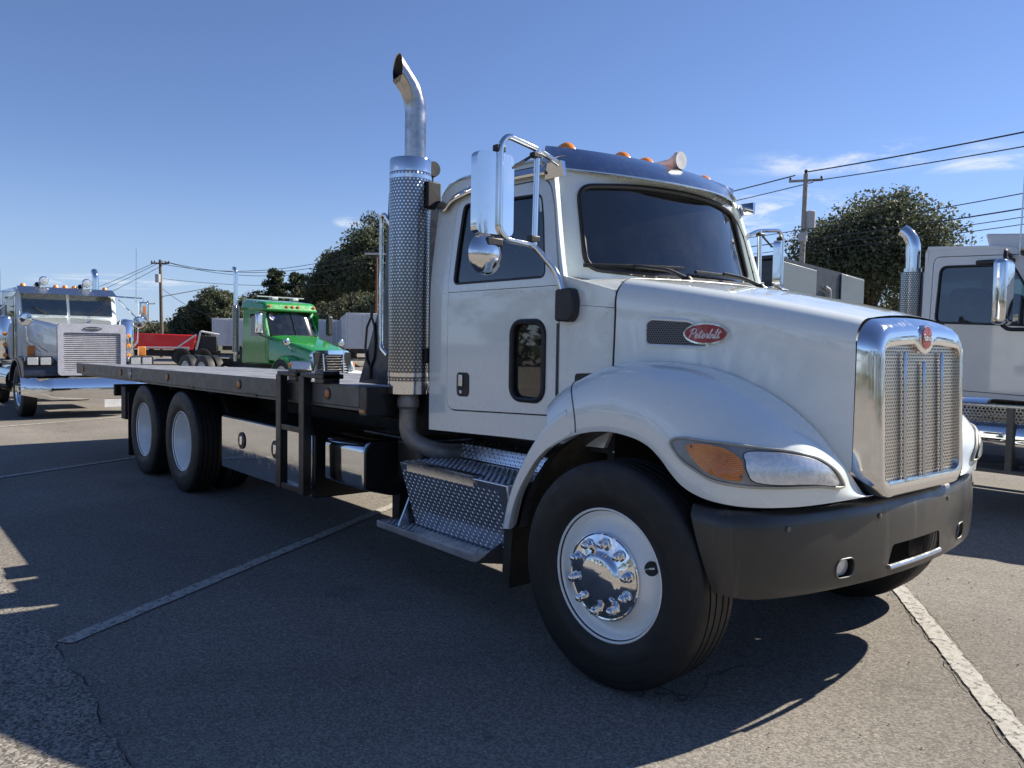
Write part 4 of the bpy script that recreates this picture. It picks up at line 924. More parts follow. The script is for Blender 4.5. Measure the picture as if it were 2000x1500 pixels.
# --- mirrors
arm = rounded([(-0.70, -0.90, 2.565), (-0.72, -1.04, 2.625), (-0.70, -1.27, 2.655), (-0.70, -1.315, 2.60), (-0.70, -1.315, 2.17), (-0.70, -1.27, 2.125), (-0.71, -1.07, 2.115), (-0.61, -0.985, 1.965), (-0.575, -0.975, 1.86)], 0.06, 5)
head = MB().panel(rrect(-1.448, 2.145, -1.205, 2.562, 0.035, 5), lambda y, z, d: (-0.725 - 0.5 * d + 0.02 * math.cos(math.pi * (y + 1.3265) / 0.30), y, z), [], 0.10, 0.04, 0.04)
for s in (1, -1):
    q = (lambda m: m) if s == 1 else (lambda m: m.mirror().xf(Matrix(((1, 0, 0, 0), (0, 1, 0, 0), (0, 0, 0.78, 0.36), (0, 0, 0, 1)))))
    q0 = (lambda m: m) if s == 1 else (lambda m: m.mirror())
    hm = q(head)
    if s == -1: hm = hm.xf(Matrix.Translation((-0.75, 1.327, 0)) @ Matrix.Rotation(R(30), 4, 'Z') @ Matrix.Translation((0.75, -1.327, 0)))
    mo = part('mirror', hm, M_chrome, T, 35)
    part('mirror_arm', q(MB().tube(arm, 0.0165, 12)), M_chrome, mo)
    part('mirror_post', q(MB().tube([(-0.715, -1.05, 2.63), (-0.715, -1.06, 2.11)], 0.0165, 12)), M_chrome, mo)
    if s == 1: part('mirror_glass', q(MB().box(-0.783, -0.780, -1.435, -1.218, 2.16, 2.55)), M_mirror, mo)
    cv = part('convex_mirror', q(MB().lathe([(0.05, 0.0), (0.047, 0.03), (0.036, 0.065), (0.015, 0.095), (0.0, 0.107), (-0.012, 0.108), (-0.014, 0.0)], (-0.73, -1.372, 2.045), 'x', 36)), M_chrome, mo, 60)
    for bx_ in ((-0.72, -0.685, -1.40, -1.30, 2.085, 2.125), (-0.735, -0.695, -1.09, -1.03, 2.575, 2.605), (-0.735, -0.695, -1.10, -1.035, 2.13, 2.165), (-0.73, -0.69, -1.345, -1.285, 2.565, 2.60)): part('mirror_clamp', q(B(*bx_)), M_plastic, mo, bevel=0.006)
    part('mirror_brace', q(MB().tube([(-0.715, -1.06, 2.60), (-0.72, -1.22, 2.50)], 0.008, 6)), M_plastic, mo)
    if s == -1: part('pillar_handle', MB().tube(rounded([(-1.0, 0.90, 2.56), (-0.96, 1.02, 2.54), (-0.84, 1.04, 2.05), (-0.80, 0.96, 1.98)], 0.05), 0.012, 8), M_chrome, mo)
    part('roof_bracket', q0(MB().hexa([(-0.66, -0.90, 2.50), (-0.82, -0.90, 2.50), (-0.82, -0.885, 2.50), (-0.66, -0.885, 2.50)], [(-0.67, -0.92, 2.58), (-0.78, -0.92, 2.58), (-0.78, -0.89, 2.58), (-0.67, -0.89, 2.58)])), M_mirror, mo)
    part('mirror_base', q0(MB().prism(rpoly([(-0.615, 1.71), (-0.505, 1.705), (-0.478, 1.745), (-0.472, 1.82), (-0.495, 1.885), (-0.615, 1.88)], 0.02), 'y', -1.0, -0.945)), M_plastic, mo, bevel=0.01)

# --- steps with tread plate
M_tread = chrome('tread_plate', (0.80, 0.81, 0.83), 0.20, 0.0)
so = part('step_box', MB().hexa([(-1.88, -1.035, 0.385), (-0.87, -1.035, 0.385), (-0.87, -0.50, 0.385), (-1.88, -0.50, 0.385)], [(-1.90, -1.155, 0.815), (-0.80, -1.155, 0.815), (-0.80, -0.50, 0.815), (-1.90, -0.50, 0.815)]), M_tread, T, bevel=0.008)
lg = MB(); ev = Vector((-0.025, -0.12, 0.43)).normalized(); lugs(lg, (-1.87, -1.038, 0.395), (1, 0, 0), ev, 41, 16, 0.0245)
lugs(lg, (-1.89, -1.145, 0.8155), (1, 0, 0), (0, 1, 0), 43, 15, 0.0245)
stuffpart(part('tread_lugs', lg, M_tread, so, 0))
part('nosing', MB().prism([(-1.158, 0.800), (-1.162, 0.822), (-1.155, 0.826), (-1.07, 0.823), (-1.07, 0.818), (-1.148, 0.818), (-1.150, 0.765), (-1.158, 0.765)], 'x', -1.80, -1.10), M_alu, so)
s2 = part('upper_step', MB().hexa([(-1.84, -0.735, 0.818), (-0.85, -0.735, 0.818), (-0.85, -0.40, 0.818), (-1.84, -0.40, 0.818)], [(-1.84, -0.70, 0.915), (-0.85, -0.70, 0.915), (-0.85, -0.40, 0.915), (-1.84, -0.40, 0.915)]), M_tread, T, bevel=0.006)
lg = MB(); lugs(lg, (-1.83, -0.736, 0.822), (1, 0, 0), (0, 0.035, 0.097), 39, 4, 0.0245); lugs(lg, (-1.83, -0.695, 0.9155), (1, 0, 0), (0, 1, 0), 39, 11, 0.0245); stuffpart(part('tread_lugs', lg, M_tread, s2, 0))
M_grip = plain('serrated_step_metal', (0.42, 0.44, 0.47), 0.42, 0.7, 0.2)
s3 = part('lower_step', MB().prism(rpoly([(-2.18, -1.155), (-1.08, -1.175), (-0.87, -0.96), (-0.87, -0.78), (-2.03, -0.78)], 0.01), 'z', 0.335, 0.382), M_grip, T, bevel=0.005)
lg = MB(); lugs(lg, (-2.10, -1.150, 0.3825), (1, 0, 0), (0, 1, 0), 42, 14, 0.0245, 0.004); stuffpart(part('tread_lugs', lg, M_grip, s3, 0))
part('step_bracket', MB().prism([(-1.14, 0.383), (-0.99, 0.383), (-0.99, 0.60), (-1.04, 0.60)], 'x', -1.935, -1.92), M_alu, s3)
part('step_front_bracket', MB().hexa([(-1.07, -1.165, 0.33), (-0.86, -0.955, 0.33), (-0.84, -0.93, 0.33), (-1.0, -0.9, 0.33)], [(-0.93, -1.02, 0.50), (-0.85, -0.95, 0.52), (-0.84, -0.93, 0.52), (-0.93, -0.9, 0.50)]), M_plastic, s3, bevel=0.006)

# --- polished tank box, toolbox, ladder
def tank_sec(y0, y1, z0, z1, r):
    return rpoly([(y0, z0), (y0, z1 - 0.0), (y1, z1), (y1, z0)], r, 6)
tb = part('polished_tank', MB().prism(rpoly([(-1.19, 0.565), (-1.19, 0.845), (-1.135, 0.905), (-0.50, 0.905), (-0.50, 0.60), (-0.95, 0.50)], 0.028, 5), 'x', -2.87, -2.31), M_mirror, T, 40, bevel=0.012)
part('tank_dark_face', MB().prism(rpoly([(-1.182, 0.572), (-1.182, 0.842), (-1.13, 0.897), (-0.505, 0.897), (-0.505, 0.607), (-0.95, 0.508)], 0.026, 5), 'x', -2.312, -2.285), M_black, tb, 40, bevel=0.006)  # black sheet stands for the dark reflections on the polished front face
part('tank_strap', MB().prism(rpoly([(-0.86, 0.55), (-0.86, 0.915), (-0.82, 0.915), (-0.82, 0.55)], 0.005), 'x', -2.875, -2.280), M_black, tb)
part('battery_box', B(-2.22, -1.92, -0.98, -0.46, 0.62, 0.93), M_black, T, bevel=0.03)
tb = part('toolbox', B(-4.93, -3.02, -1.195, -0.55, 0.395, 0.885), M_black, T, bevel=0.01)
part('toolbox_door', B(-4.915, -3.245, -1.207, -1.196, 0.405, 0.875), M_mirror, tb, bevel=0.004)
part('toolbox_door', B(-3.225, -3.05, -1.207, -1.196, 0.405, 0.875), M_mirror, tb, bevel=0.004)
for x in (-4.42, -3.70):
    lk = part('latch', MB().panel([(x + 0.075 * math.cos(t_), 0.695 + 0.075 * math.sin(t_)) for t_ in [k * math.pi / 12 for k in range(24)]], lambda a, b, d: (a, -1.216 + d, b), [], 0.01, 0), M_gasket, tb)
    part('latch_paddle', MB().box(x - 0.025, x + 0.025, -1.222, -1.214, 0.655, 0.735), M_chrome, lk, bevel=0.006)
ld = part('side_ladder', MB().box(-3.39, -3.30, -1.345, -1.285, 0.45, 1.325), M_black, T, bevel=0.005)
part('ladder_post', MB().box(-2.985, -2.90, -1.345, -1.285, 0.45, 1.325), M_black, ld, bevel=0.005)
for z in (0.905, 0.455): part('ladder_rung', B(-3.36, -2.92, -1.340, -1.26, z, z + 0.045), M_black, ld, bevel=0.004)
part('ladder_hook', MB().box(-3.39, -3.06, -1.335, -1.17, 1.318, 1.352).box(-2.985, -2.62, -1.335, -1.17, 1.318, 1.352).box(-3.2, -3.06, -1.33, -1.20, 1.285, 1.372).box(-2.76, -2.62, -1.33, -1.20, 1.285, 1.372), M_black, ld, bevel=0.006)
part('ladder_back', MB().box(-3.30, -3.0, -1.282, -1.274, 1.13, 1.26), M_black, ld)

# --- flat bed (sits very slightly tail-down)
BX0, BX1 = -10.62, -2.22
def bz(x): return 1.287 + (x + 2.25) * 0.0095
def bt(y): return -0.030 * (y + 1.25)      # bed tilted slightly to its far side; slope fitted to far-edge image pixels
def slab(x0, x1, y0, y1, dz0, dz1):
    c = ((x0, y0), (x1, y0), (x1, y1), (x0, y1)); return MB().hexa([(x, y, bz(x) + bt(y) + dz0) for x, y in c], [(x, y, bz(x) + bt(y) + dz1) for x, y in c])
deck = part('bed_deck', slab(BX0, BX1, -1.215, 1.215, -0.03, -0.003), M_deck, T)
mb = MB()
for k in range(1, 7): x = BX0 + k * 1.2; w_ = slab(x - 0.011, x + 0.011, -1.21, 1.21, -0.004, 0.001); mb.add(w_.v, w_.f)
part('deck_weld', mb, M_deck, deck)
for s in (-1, 1):
    y0, y1 = sorted((s * 1.217, s * 1.272))
    rl = part('side_rail', slab(BX0 + 0.02, BX1, y0, y1, -0.145, 0.004), M_rail, T, bevel=0.006)
    part('rail_flange', slab(BX0 + 0.3, BX1, *sorted((s * 1.19, s * 1.262)), -0.165, -0.147), M_rail, rl)
    for x in (-2.663, -4.313, -6.305, -8.146, -10.16):
        mk_ = part('marker_light', MB().lathe([(0.0, 0.034), (0.010, 0.033), (0.018, 0.022), (0.020, 0)], (x, 0, bz(x) + bt(s * 1.25) - 0.068), 'y', 18).xf(Matrix.Translation((0, s * 1.272, 0)) @ Matrix.Scale(s, 4, (0, 1, 0))), M_amber_dull, rl)
        part('marker_ring', MB().lathe([(0.0, 0.044), (0.006, 0.043), (0.008, 0.034)], (x, 0, bz(x) + bt(s * 1.25) - 0.068), 'y', 18).xf(Matrix.Translation((0, s * 1.272, 0)) @ Matrix.Scale(s, 4, (0, 1, 0))), M_gasket, mk_)
    for x in (-5.6, -4.05, -7.4): part('chain_pocket', slab(x - 0.10, x + 0.10, *sorted((s * 1.255, s * 1.276)), -0.155, -0.13), M_gasket, rl)
    part('tie_ring', MB().tube([(-7.72 + 0.035 * math.cos(t_), s * 1.278, bz(-7.7) + bt(s * 1.25) - 0.07 + 0.05 * math.sin(t_)) for t_ in [k * math.pi / 8 for k in range(16)]], 0.008, 6, closed=True), M_alu, rl)
    part('bed_beam', slab(BX0 + 0.4, BX1 - 0.05, s * 0.55 - 0.05, s * 0.55 + 0.05, -0.22, -0.032), M_chassis, T)
mb = MB()
for k in range(15): x = BX0 + 0.3 + k * 0.57; mb.hexa(*[[(x + a, y, bz(x) + bt(y) + dz) for a, y in ((-0.03, -1.2), (0.03, -1.2), (0.03, 1.2), (-0.03, 1.2))] for dz in (-0.13, -0.032)])
stuffpart(part('bed_joists', mb, M_chassis, T))
part('bed_tail', MB().hexa(*[[(x, y, bz(BX0) + bt(y) + dz) for x, y in ((BX0 - 0.10 * k_, -1.25), (BX0 - 0.001, -1.25), (BX0 - 0.001, 1.25), (BX0 - 0.10 * k_, 1.25))] for dz, k_ in ((-0.15, 0.5), (-0.006, 1.0))]), M_rail, T)
part('bed_front', slab(BX1 + 0.001, BX1 + 0.10, -1.27, 1.27, -0.195, -0.002), M_black, T, bevel=0.006)
part('corner_marker', B(BX1 + 0.02, BX1 + 0.09, -1.282, -1.268, 1.115, 1.135), M_amber_dull, T)
part('winch_frame', MB().box(-2.1, -1.95, -0.9, 0.9, 0.97, 1.25).box(-2.2, -1.0, -0.43, 0.43, 0.975, 1.02), M_chassis, T)
# headboard with slanted side gussets and a long hexagonal ring
def hb(y0, y1): return MB().prism([(-2.74, 1.284), (-2.28, 1.284), (-2.28, 2.62), (-2.335, 2.62), (-2.385, 1.97)], 'y', y0, y1)
hp = part('headboard', MB().box(-2.305, -2.265, -0.955, 0.955, 1.288, 2.58), M_navy, T, bevel=0.008)
for s in (-1, 1):
    a, b = sorted((s * 0.985, s * 0.957)); gp = part('headboard_gusset', hb(a, b), M_navy, hp, bevel=0.004)
    R_ = [(-2.545, 1.77), (-2.61, 1.69), (-2.63, 1.55), (-2.61, 1.45), (-2.56, 1.40), (-2.51, 1.47), (-2.495, 1.58), (-2.505, 1.70)]
    part('chain_ring', MB().tube([(x, s * 0.992, z) for x, z in densify(R_, 0.04)], 0.009, 6, closed=True).tube([(-2.545, s * 0.992, 1.77), (-2.54, s * 0.992, 1.85)], 0.011, 6).tube([(-2.56, s * 0.992, 1.40), (-2.565, s * 0.992, 1.32)], 0.011, 6), M_black, gp)
    part('mud_flap', MB().box(-8.06, -8.04, *sorted((s * 0.60, s * 1.22)), 0.14, 0.92), M_rubber, T)
    part('tail_post', MB().box(-8.62, -8.42, *sorted((s * 1.0, s * 1.16)), 0.55, 0.97).tube([(-8.75, s * 1.05, 0.60), (-8.1, s * 1.05, 0.60)], 0.05, 10), M_chassis, T, bevel=0.01)
    part('tail_light', MB().lathe([(0, 0.05), (-0.015, 0.045), (-0.02, 0)], (-9.62, s * 0.8, 0.86), 'x', 18), M_red, T)
part('tail_beam', MB().box(-9.66, -9.58, -1.0, 1.0, 0.78, 0.94), M_chassis, T, bevel=0.008)

# ------------------------------------------------------------------ other trucks on the lot
ME_tyre2 = MB().lathe([(-0.112, 0.300), (-0.136, 0.36), (-0.140, 0.41), (-0.130, 0.48), (-0.118, 0.518), (-0.08, 0.525), (0.08, 0.525), (0.118, 0.518), (0.14, 0.41), (0.112, 0.30)], n=40).mesh('tyre', M_rubber, 40)
ME_alwheel = MB().lathe([(-0.11, 0.30), (-0.12, 0.31), (-0.10, 0.285), (-0.03, 0.275), (0.0, 0.25), (-0.02, 0.18), (-0.06, 0.16), (-0.06, 0.10), (-0.13, 0.09), (-0.14, 0.0), (0.05, 0.0), (0.05, 0.28)], n=36).mesh('wheel', M_chrome, 35)
ME_whwheel = MB().lathe([(-0.11, 0.30), (-0.12, 0.31), (-0.10, 0.285), (0.03, 0.27), (0.05, 0.20), (0.02, 0.10), (-0.06, 0.09), (-0.07, 0.0), (0.08, 0.0), (0.08, 0.28)], n=36).mesh('wheel', M_wheel, 35)
ME_dkwheel = ME_whwheel.copy(); ME_dkwheel.materials.clear(); ME_dkwheel.materials.append(M_chassis)
def bg_wheel(T_, x, y, me, dual=False):
    s = -1 if y < 0 else 1; w = link('wheel', me, T_, (x, y, 0.525), (0, 0, 0 if s < 0 else math.pi)); link('tyre', ME_tyre2, w)
    if me is ME_alwheel:
        mb = MB()
        for k in range(10): a = R(36 * k); mb.lathe([(-0.06, 0.018), (-0.10, 0.016), (-0.105, 0)], (0.14 * math.cos(a), 0, 0.14 * math.sin(a)), 'y', 8)
        stuffpart(part('lug_nuts', mb, M_chrome, w))
        for k in range(10): a = R(36 * k + 18); link('hand_hole', ME_hole, w, (0.225 * math.cos(a), -0.012, 0.225 * math.sin(a)))
def chassis(T_, x0, x1, axles, me, z=0.95):
    for s in (-1, 1): part('chassis_rail', B(x0, x1, s * 0.43 - 0.04, s * 0.43 + 0.04, z - 0.27, z), M_chassis, T_)
    for xa in axles:
        part('axle', MB().tube([(xa, -1.0, 0.525), (xa, 1.0, 0.525)], 0.08, 8), M_chassis, T_)
        for s in (-1, 1): bg_wheel(T_, xa, s * 1.08, me); bg_wheel(T_, xa, s * 0.76, ME_whwheel)
def loft_box(x0, x1, w0, w1, zb0, zb1, zt0, zt1, rc=0.12, n=14):
    """tapered body with rounded top edges from x0 (front) to x1 (rear)"""
    rows = []
    for i in range(n + 1):
        f = i / n; x = x0 + (x1 - x0) * f; w = w0 + (w1 - w0) * f; zb = zb0 + (zb1 - zb0) * f; zt = zt0 + (zt1 - zt0) * f; H = [(w, zb), (w, (zb + zt) / 2), (w, zt - rc)]
        for k in range(1, 7): t_ = R(15 * k); H.append((w - rc + rc * math.cos(t_), zt - rc + rc * math.sin(t_)))
        H.append(((w - rc) * 0.5, zt + 0.012)); H.append((0, zt + 0.016))
        rows.append([(x, -y, z) for y, z in H] + [(x, y, z) for y, z in H[-2::-1]])
    m = MB().grid(rows); k = len(rows[0]); nv = len(rows) * k
    m.f.append(tuple(range(k))); m.f.append(tuple(range(nv - 1, nv - k - 1, -1))); return m
def stack(T_, x, y, z0, z1, r, shield=None, back=True):
    p = [(x, y, z0), (x, y, z1 - 0.25)] + [(x - 0.2 + 0.2 * math.cos(R(a)), y, z1 - 0.25 + 0.22 * math.sin(R(a))) for a in range(10, 66, 11)]
    st = part('exhaust_stack', MB().tube(p, r, 14), M_chrome, T_, 50)
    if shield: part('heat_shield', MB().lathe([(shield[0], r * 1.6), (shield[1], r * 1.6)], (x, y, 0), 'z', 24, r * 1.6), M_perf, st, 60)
    part('stack_mouth', MB().tube([Vector(p[-2]), Vector(p[-1]) + (Vector(p[-1]) - Vector(p[-2])) * 0.08], r * 0.9, 12), M_gasket, st)
    return st
def cab_lights(T_, x, ys, z, mat=M_amber):
    for y in ys: part('marker_light', MB().lathe([(0, 0.065), (0.03, 0.06), (0.07, 0.04), (0.085, 0)], (x, y, z), 'z', 12), mat, T_)
def round_lamp(name, T_, c, r, mat=M_lens, axis='x'):
    o = part(name, MB().lathe([(0.02, 0.0), (0.015, r * 0.8), (0.0, r), (-0.04, r * 0.95), (-0.09, r * 0.5), (-0.10, 0)], c, axis, 20), M_chrome, T_)
    part('lens', MB().lathe([(0.024, 0.0), (0.019, r * 0.78)], c, axis, 20), mat, o); return o

# --- white tractor with dark fenders and square chrome grille
L = thing('tractor_truck', 'white tractor truck with square chrome grille and dark fenders behind the flatbed tail', 'truck', (-15.95, -0.10, 0), R(1.6))
chassis(L, -5.6, 0.7, (-4.3, -5.55), ME_alwheel)
for s in (-1, 1): bg_wheel(L, 0.0, s * 1.02, ME_alwheel)
part('front_axle', MB().tube([(0, -0.95, 0.5), (0, 0.95, 0.5)], 0.06, 8), M_chassis, L)
part('hood', loft_box(0.80, -1.05, 0.60, 0.88, 0.9, 1.0, 1.84, 2.02, 0.14), M_white, L, 45)
part('cab', MB().prism(rpoly([(-1.0, 1.0), (-1.02, 2.03), (-1.16, 2.58), (-1.4, 2.64), (-2.75, 2.64), (-2.8, 1.0)], 0.06), 'y', -0.97, 0.97), M_white, L, 40, bevel=0.06)
for s in (-1, 1):
    dr = part('door', B(-2.35, -1.15, *sorted((s * 0.972, s * 0.980)), 1.1, 2.5), M_white, L); part('window', B(-2.2, -1.28, *sorted((s * 0.981, s * 0.985)), 1.95, 2.45), M_sideglass, dr)
    y = s * 0.45
    wd = part('windshield', MB().hexa([(-1.008, y - 0.42, 2.06), (-1.008, y + 0.42, 2.06), (-1.03, y + 0.42, 2.06), (-1.03, y - 0.42, 2.06)], [(-1.115, y - 0.42, 2.50), (-1.115, y + 0.42, 2.50), (-1.15, y + 0.42, 2.50), (-1.15, y - 0.42, 2.50)]), M_sideglass, L)
    part('wiper', MB().tube([(-0.99, y - 0.05 * s, 2.05), (-1.02, y + 0.22 * s, 2.22)], 0.01, 5), M_gasket, wd)
    f = part('fender', MB().lathe([(s * 0.60, 0.70), (s * 1.12, 0.70), (s * 1.20, 0.66), (s * 1.20, 0.62), (s * 0.6, 0.64)], (0, 0, 0.50), 'y', 40), M_navy, L, 45)
    me = f.data; bm = bmesh.new(); bm.from_mesh(me); bmesh.ops.delete(bm, geom=[v for v in bm.verts if v.co.z < 0.62], context='VERTS'); bm.to_mesh(me); bm.free()
    part('fender_front', MB().prism(rpoly([(0.10, 1.19), (0.55, 1.18), (0.78, 1.10), (0.82, 0.82), (0.62, 0.80), (0.50, 1.0)], 0.05), 'y', *sorted((s * 0.60, s * 1.19))), M_navy, L, 45, bevel=0.02)
    hl = part('headlight', MB().panel(rrect(s * 0.93 - 0.24, 1.02, s * 0.93 + 0.24, 1.22, 0.05), lambda a, b, d: (0.83 - d, a, b), [], 0.05, 0), M_chrome, L)
    for dy in (-0.11, 0.11): part('lens', B(0.825, 0.838, s * 0.93 + dy - 0.09, s * 0.93 + dy + 0.09, 1.05, 1.19), M_lens, hl, bevel=0.01)
    part('turn_signal', B(0.50, 0.62, s * 1.02 - 0.07, s * 1.02 + 0.07, 1.22, 1.42), M_amber_dull, L, bevel=0.02)
    ac = part('air_cleaner', MB().lathe([(1.10, 0.0), (1.10, 0.16), (1.14, 0.18), (1.95, 0.18), (2.0, 0.15), (2.03, 0.0)], (-1.15, s * 1.18, 0), 'z', 24), M_chrome, L, 40)
    for z in (1.2, 1.42, 1.64): part('clearance_light', MB().lathe([(0, 0.045), (0.02, 0.04), (0.03, 0)], (-0.965, s * 1.2, z), 'x', 12), M_amber, ac)
    stack(L, -2.95, s * 1.02, 0.9, 3.25, 0.075, (1.2, 2.3))
    mr = part('mirror', B(-1.02, -0.93, *sorted((s * 1.42, s * 1.62)), 1.98, 2.42), M_chrome, L, bevel=0.03)
    part('mirror_arm', MB().tube(rounded([(-1.1, s * 0.98, 2.52), (-0.98, s * 1.52, 2.50), (-0.98, s * 1.52, 1.90), (-1.1, s * 0.98, 1.85)], 0.05), 0.016, 7).tube([(-1.0, s * 1.0, 2.45), (-0.98, s * 1.5, 1.92)], 0.014, 6), M_chrome, mr)
    part('mirror_marker', B(-0.925, -0.915, *sorted((s * 1.50, s * 1.56)), 2.15, 2.33), M_amber_dull, mr)
    hm = round_lamp('hood_mirror', L, (0.30, s * 1.05, 1.93), 0.13, M_mirror)
    part('hood_mirror_arm', MB().tube([(0.25, s * 1.05, 1.85), (0.28, s * 1.02, 1.5), (0.35, s * 0.80, 1.28)], 0.012, 6).tube([(0.28, s * 1.0, 1.52), (0.5, s * 0.72, 1.30)], 0.01, 6), M_chrome, hm)
    part('step_tank', MB().lathe([(-2.7, 0.0), (-2.7, 0.29), (-1.3, 0.29), (-1.3, 0)], (0, s * 0.86, 0.66), 'x', 24), M_mirror, L)
gs2 = part('grille_surround', MB().panel(rrect(-0.62, 0.84, 0.62, 1.86, 0.07), lambda a, b, d: (0.87 - d, a, b), [rrect(-0.52, 0.94, 0.52, 1.68, 0.03)], 0.10, 0), M_bars, L)
for k in range(19): part('grille_bar', MB().tube([(0.835, -0.53, 0.96 + 0.0385 * k), (0.835, 0.53, 0.96 + 0.0385 * k)], 0.014, 6), M_bars, gs2)
part('grille_backing', B(0.79, 0.80, -0.55, 0.55, 0.92, 1.70), plain('grille_backing_grey', (0.32, 0.32, 0.35), 0.5), gs2)  # even pale grey sheet behind the bars
em = part('grille_emblem', MB().panel([(0.17 * math.cos(t_), 1.765 + 0.038 * math.sin(t_)) for t_ in [k * math.pi / 14 for k in range(28)]], lambda a, b, d: (0.882 - d, a, b), [], 0.015, 0), M_navy, gs2)
text_part('lettering', 'FREIGHTLINER', 0.045, Matrix(((0, 0, 1, 0.884), (1, 0, 0, 0), (0, 1, 0, 1.765), (0, 0, 0, 1))), M_label, em)
part('hood_ornament', MB().add([(0.62, 0, 1.86), (0.45, 0, 1.90), (0.45, 0.08, 1.95), (0.45, -0.08, 1.95), (0.5, 0, 1.87)], [(0, 4, 2), (0, 3, 4), (4, 1, 2), (4, 3, 1)]).tube([(0.5, 0, 1.83), (0.5, 0, 1.90)], 0.015, 6), M_chrome, L)
part('visor', MB().hexa([(-0.90, -0.95, 2.50), (-0.90, 0.95, 2.50), (-0.92, 0.95, 2.50), (-0.92, -0.95, 2.50)], [(-1.22, -0.93, 2.66), (-1.22, 0.93, 2.66), (-1.24, 0.93, 2.655), (-1.24, -0.93, 2.655)]), M_alu, L)
cab_lights(L, -1.32, (-0.80, -0.18, 0.0, 0.18, 0.80), 2.645)
for y in (-0.42, 0.42): round_lamp('roof_lamp', L, (-1.25, y, 2.79), 0.10)
for y in (-0.55, 0.28): part('roof_horn', MB().lathe([(0.0, 0.06), (-0.05, 0.035), (-0.4, 0.022), (-0.4, 0)], (-1.2, y, 2.70), 'x', 12), M_chrome, L)
part('antenna', MB().tube([(-1.1, 1.40, 2.4), (-1.12, 1.42, 3.65)], 0.008, 5), M_alu, L)
bp = part('bumper', MB().panel([(-1.22, 0.80), (-1.22, 0.47), (-0.75, 0.37), (0.75, 0.37), (1.22, 0.47), (1.22, 0.80)], lambda a, b, d: (0.93 + 0.08 * math.cos((b - 0.56) / 0.24 * 1.35) - 0.28 * max(0, (abs(a) - 0.75) / 0.47) ** 1.5 - d, a, b), [], 0.02, 0.06), M_chrome, L, 40)
part('bumper_shelf', MB().box(0.70, 0.96, -1.0, 1.0, 0.79, 0.805), M_chrome, bp)
lp = part('licence_plate', B(0.97, 0.98, 0.18, 0.50, 0.20, 0.36), M_ivory, bp)
part('plate_bracket', MB().box(0.93, 0.965, 0.2, 0.48, 0.30, 0.42), M_chassis, bp)
for y in (-0.5, 0.5): part('seat', MB().box(-2.2, -1.8, y - 0.25, y + 0.25, 1.6, 2.35), M_seat, L, bevel=0.05)

# --- green tractor with raked hood
G = thing('tractor_truck', 'green tractor truck with chrome grille parked beyond the flatbed deck', 'truck', (-20.3, 7.25, 0), R(7.5))
chassis(G, -6.0, 0.7, (-4.9, -6.1), ME_whwheel)
for s in (-1, 1): bg_wheel(G, 0.0, s * 1.02, ME_whwheel)
hoodG = MB()
rows = []
for i in range(17):
    f = i / 16; x = 0.96 - 2.06 * f; w = 0.64 + 0.27 * f ** 0.9; zt = 1.27 + 0.47 * f ** 0.85; H = [(w + 0.02, 0.80 + 0.2 * f), (w + 0.015, 1.0 + 0.2 * f), (w, zt - 0.12), (w - 0.035, zt - 0.04), (w - 0.11, zt), (w * 0.5, zt + 0.035), (0, zt + 0.045)]
    rows.append([(x, -y, z) for y, z in H] + [(x, y, z) for y, z in H[-2::-1]])
hoodG.grid(rows); k = len(rows[0]); hoodG.f.append(tuple(range(k)))
part('hood', hoodG, M_greenp, G, 50)
part('cab', MB().prism(rpoly([(-1.05, 0.85), (-1.10, 1.72), (-1.50, 2.56), (-2.6, 2.60), (-2.7, 0.85)], 0.06), 'y', -0.95, 0.95), M_greenp, G, 40, bevel=0.08)
rf = part('roof_cap', MB().hexa([(-1.20, -0.98, 2.50), (-1.20, 0.98, 2.50), (-2.72, 0.98, 2.55), (-2.72, -0.98, 2.55)], [(-1.36, -0.90, 2.80), (-1.36, 0.90, 2.80), (-2.72, 0.90, 2.92), (-2.72, -0.90, 2.92)]), M_greenp, G, 40, bevel=0.09)
for y in (-0.78, -0.16, 0.04, 0.24, 0.82): part('marker_light', MB().lathe([(0.0, 0.055), (0.03, 0.05), (0.04, 0)], (-1.275, y, 2.66), 'x', 12), M_amber_dull, rf)
wsG = part('windshield', MB().grid([[(-1.09 - 0.36 * f + 0.09 - 0.10 * (y / 0.84) ** 2, y * (1 - 0.06 * f), 1.755 + 0.745 * f) for y in [-0.84 + 1.68 * k / 12 for k in range(13)]] for f in (0, 0.25, 0.5, 0.75, 1.0)]), M_sideglass, G, 60, fix=False)
part('windshield_gasket', MB().tube([(-1.08 + 0.09 - 0.10 * (y / 0.84) ** 2, y, 1.75) for y in [-0.84 + 1.68 * k / 12 for k in range(13)]], 0.018, 6), M_gasket, wsG)
part('windshield_post', MB().tube([(-0.985, 0, 1.755), (-1.345, 0, 2.50)], 0.012, 5), M_gasket, wsG)
stk = part('sticker', MB().lathe([(0.0, 0.0), (0.0, 0.13)], (0, 0, 0), 'x', 24).xf(Matrix.Translation((-1.345, -0.62, 2.34)) @ Matrix.Rotation(R(-26), 4, 'Y')), M_ivory, wsG)
part('sticker_print', MB().prism([(-0.09, -0.01), (-0.05, 0.035), (0.0, 0.0), (0.05, 0.035), (0.09, -0.01), (0.04, -0.08), (-0.04, -0.08)], 'x', 0.0, 0.004).xf(Matrix.Translation((-1.341, -0.62, 2.342)) @ Matrix.Rotation(R(-26), 4, 'Y')), plain('sticker_blue', (0.02, 0.05, 0.35), 0.5), wsG)
part('sticker_print', MB().prism([(-0.10, 0.05), (-0.05, 0.11), (0.05, 0.11), (0.10, 0.05)], 'x', 0.0, 0.004).xf(Matrix.Translation((-1.341, -0.62, 2.342)) @ Matrix.Rotation(R(-26), 4, 'Y')), plain('sticker_red', (0.5, 0.02, 0.02), 0.5), wsG)
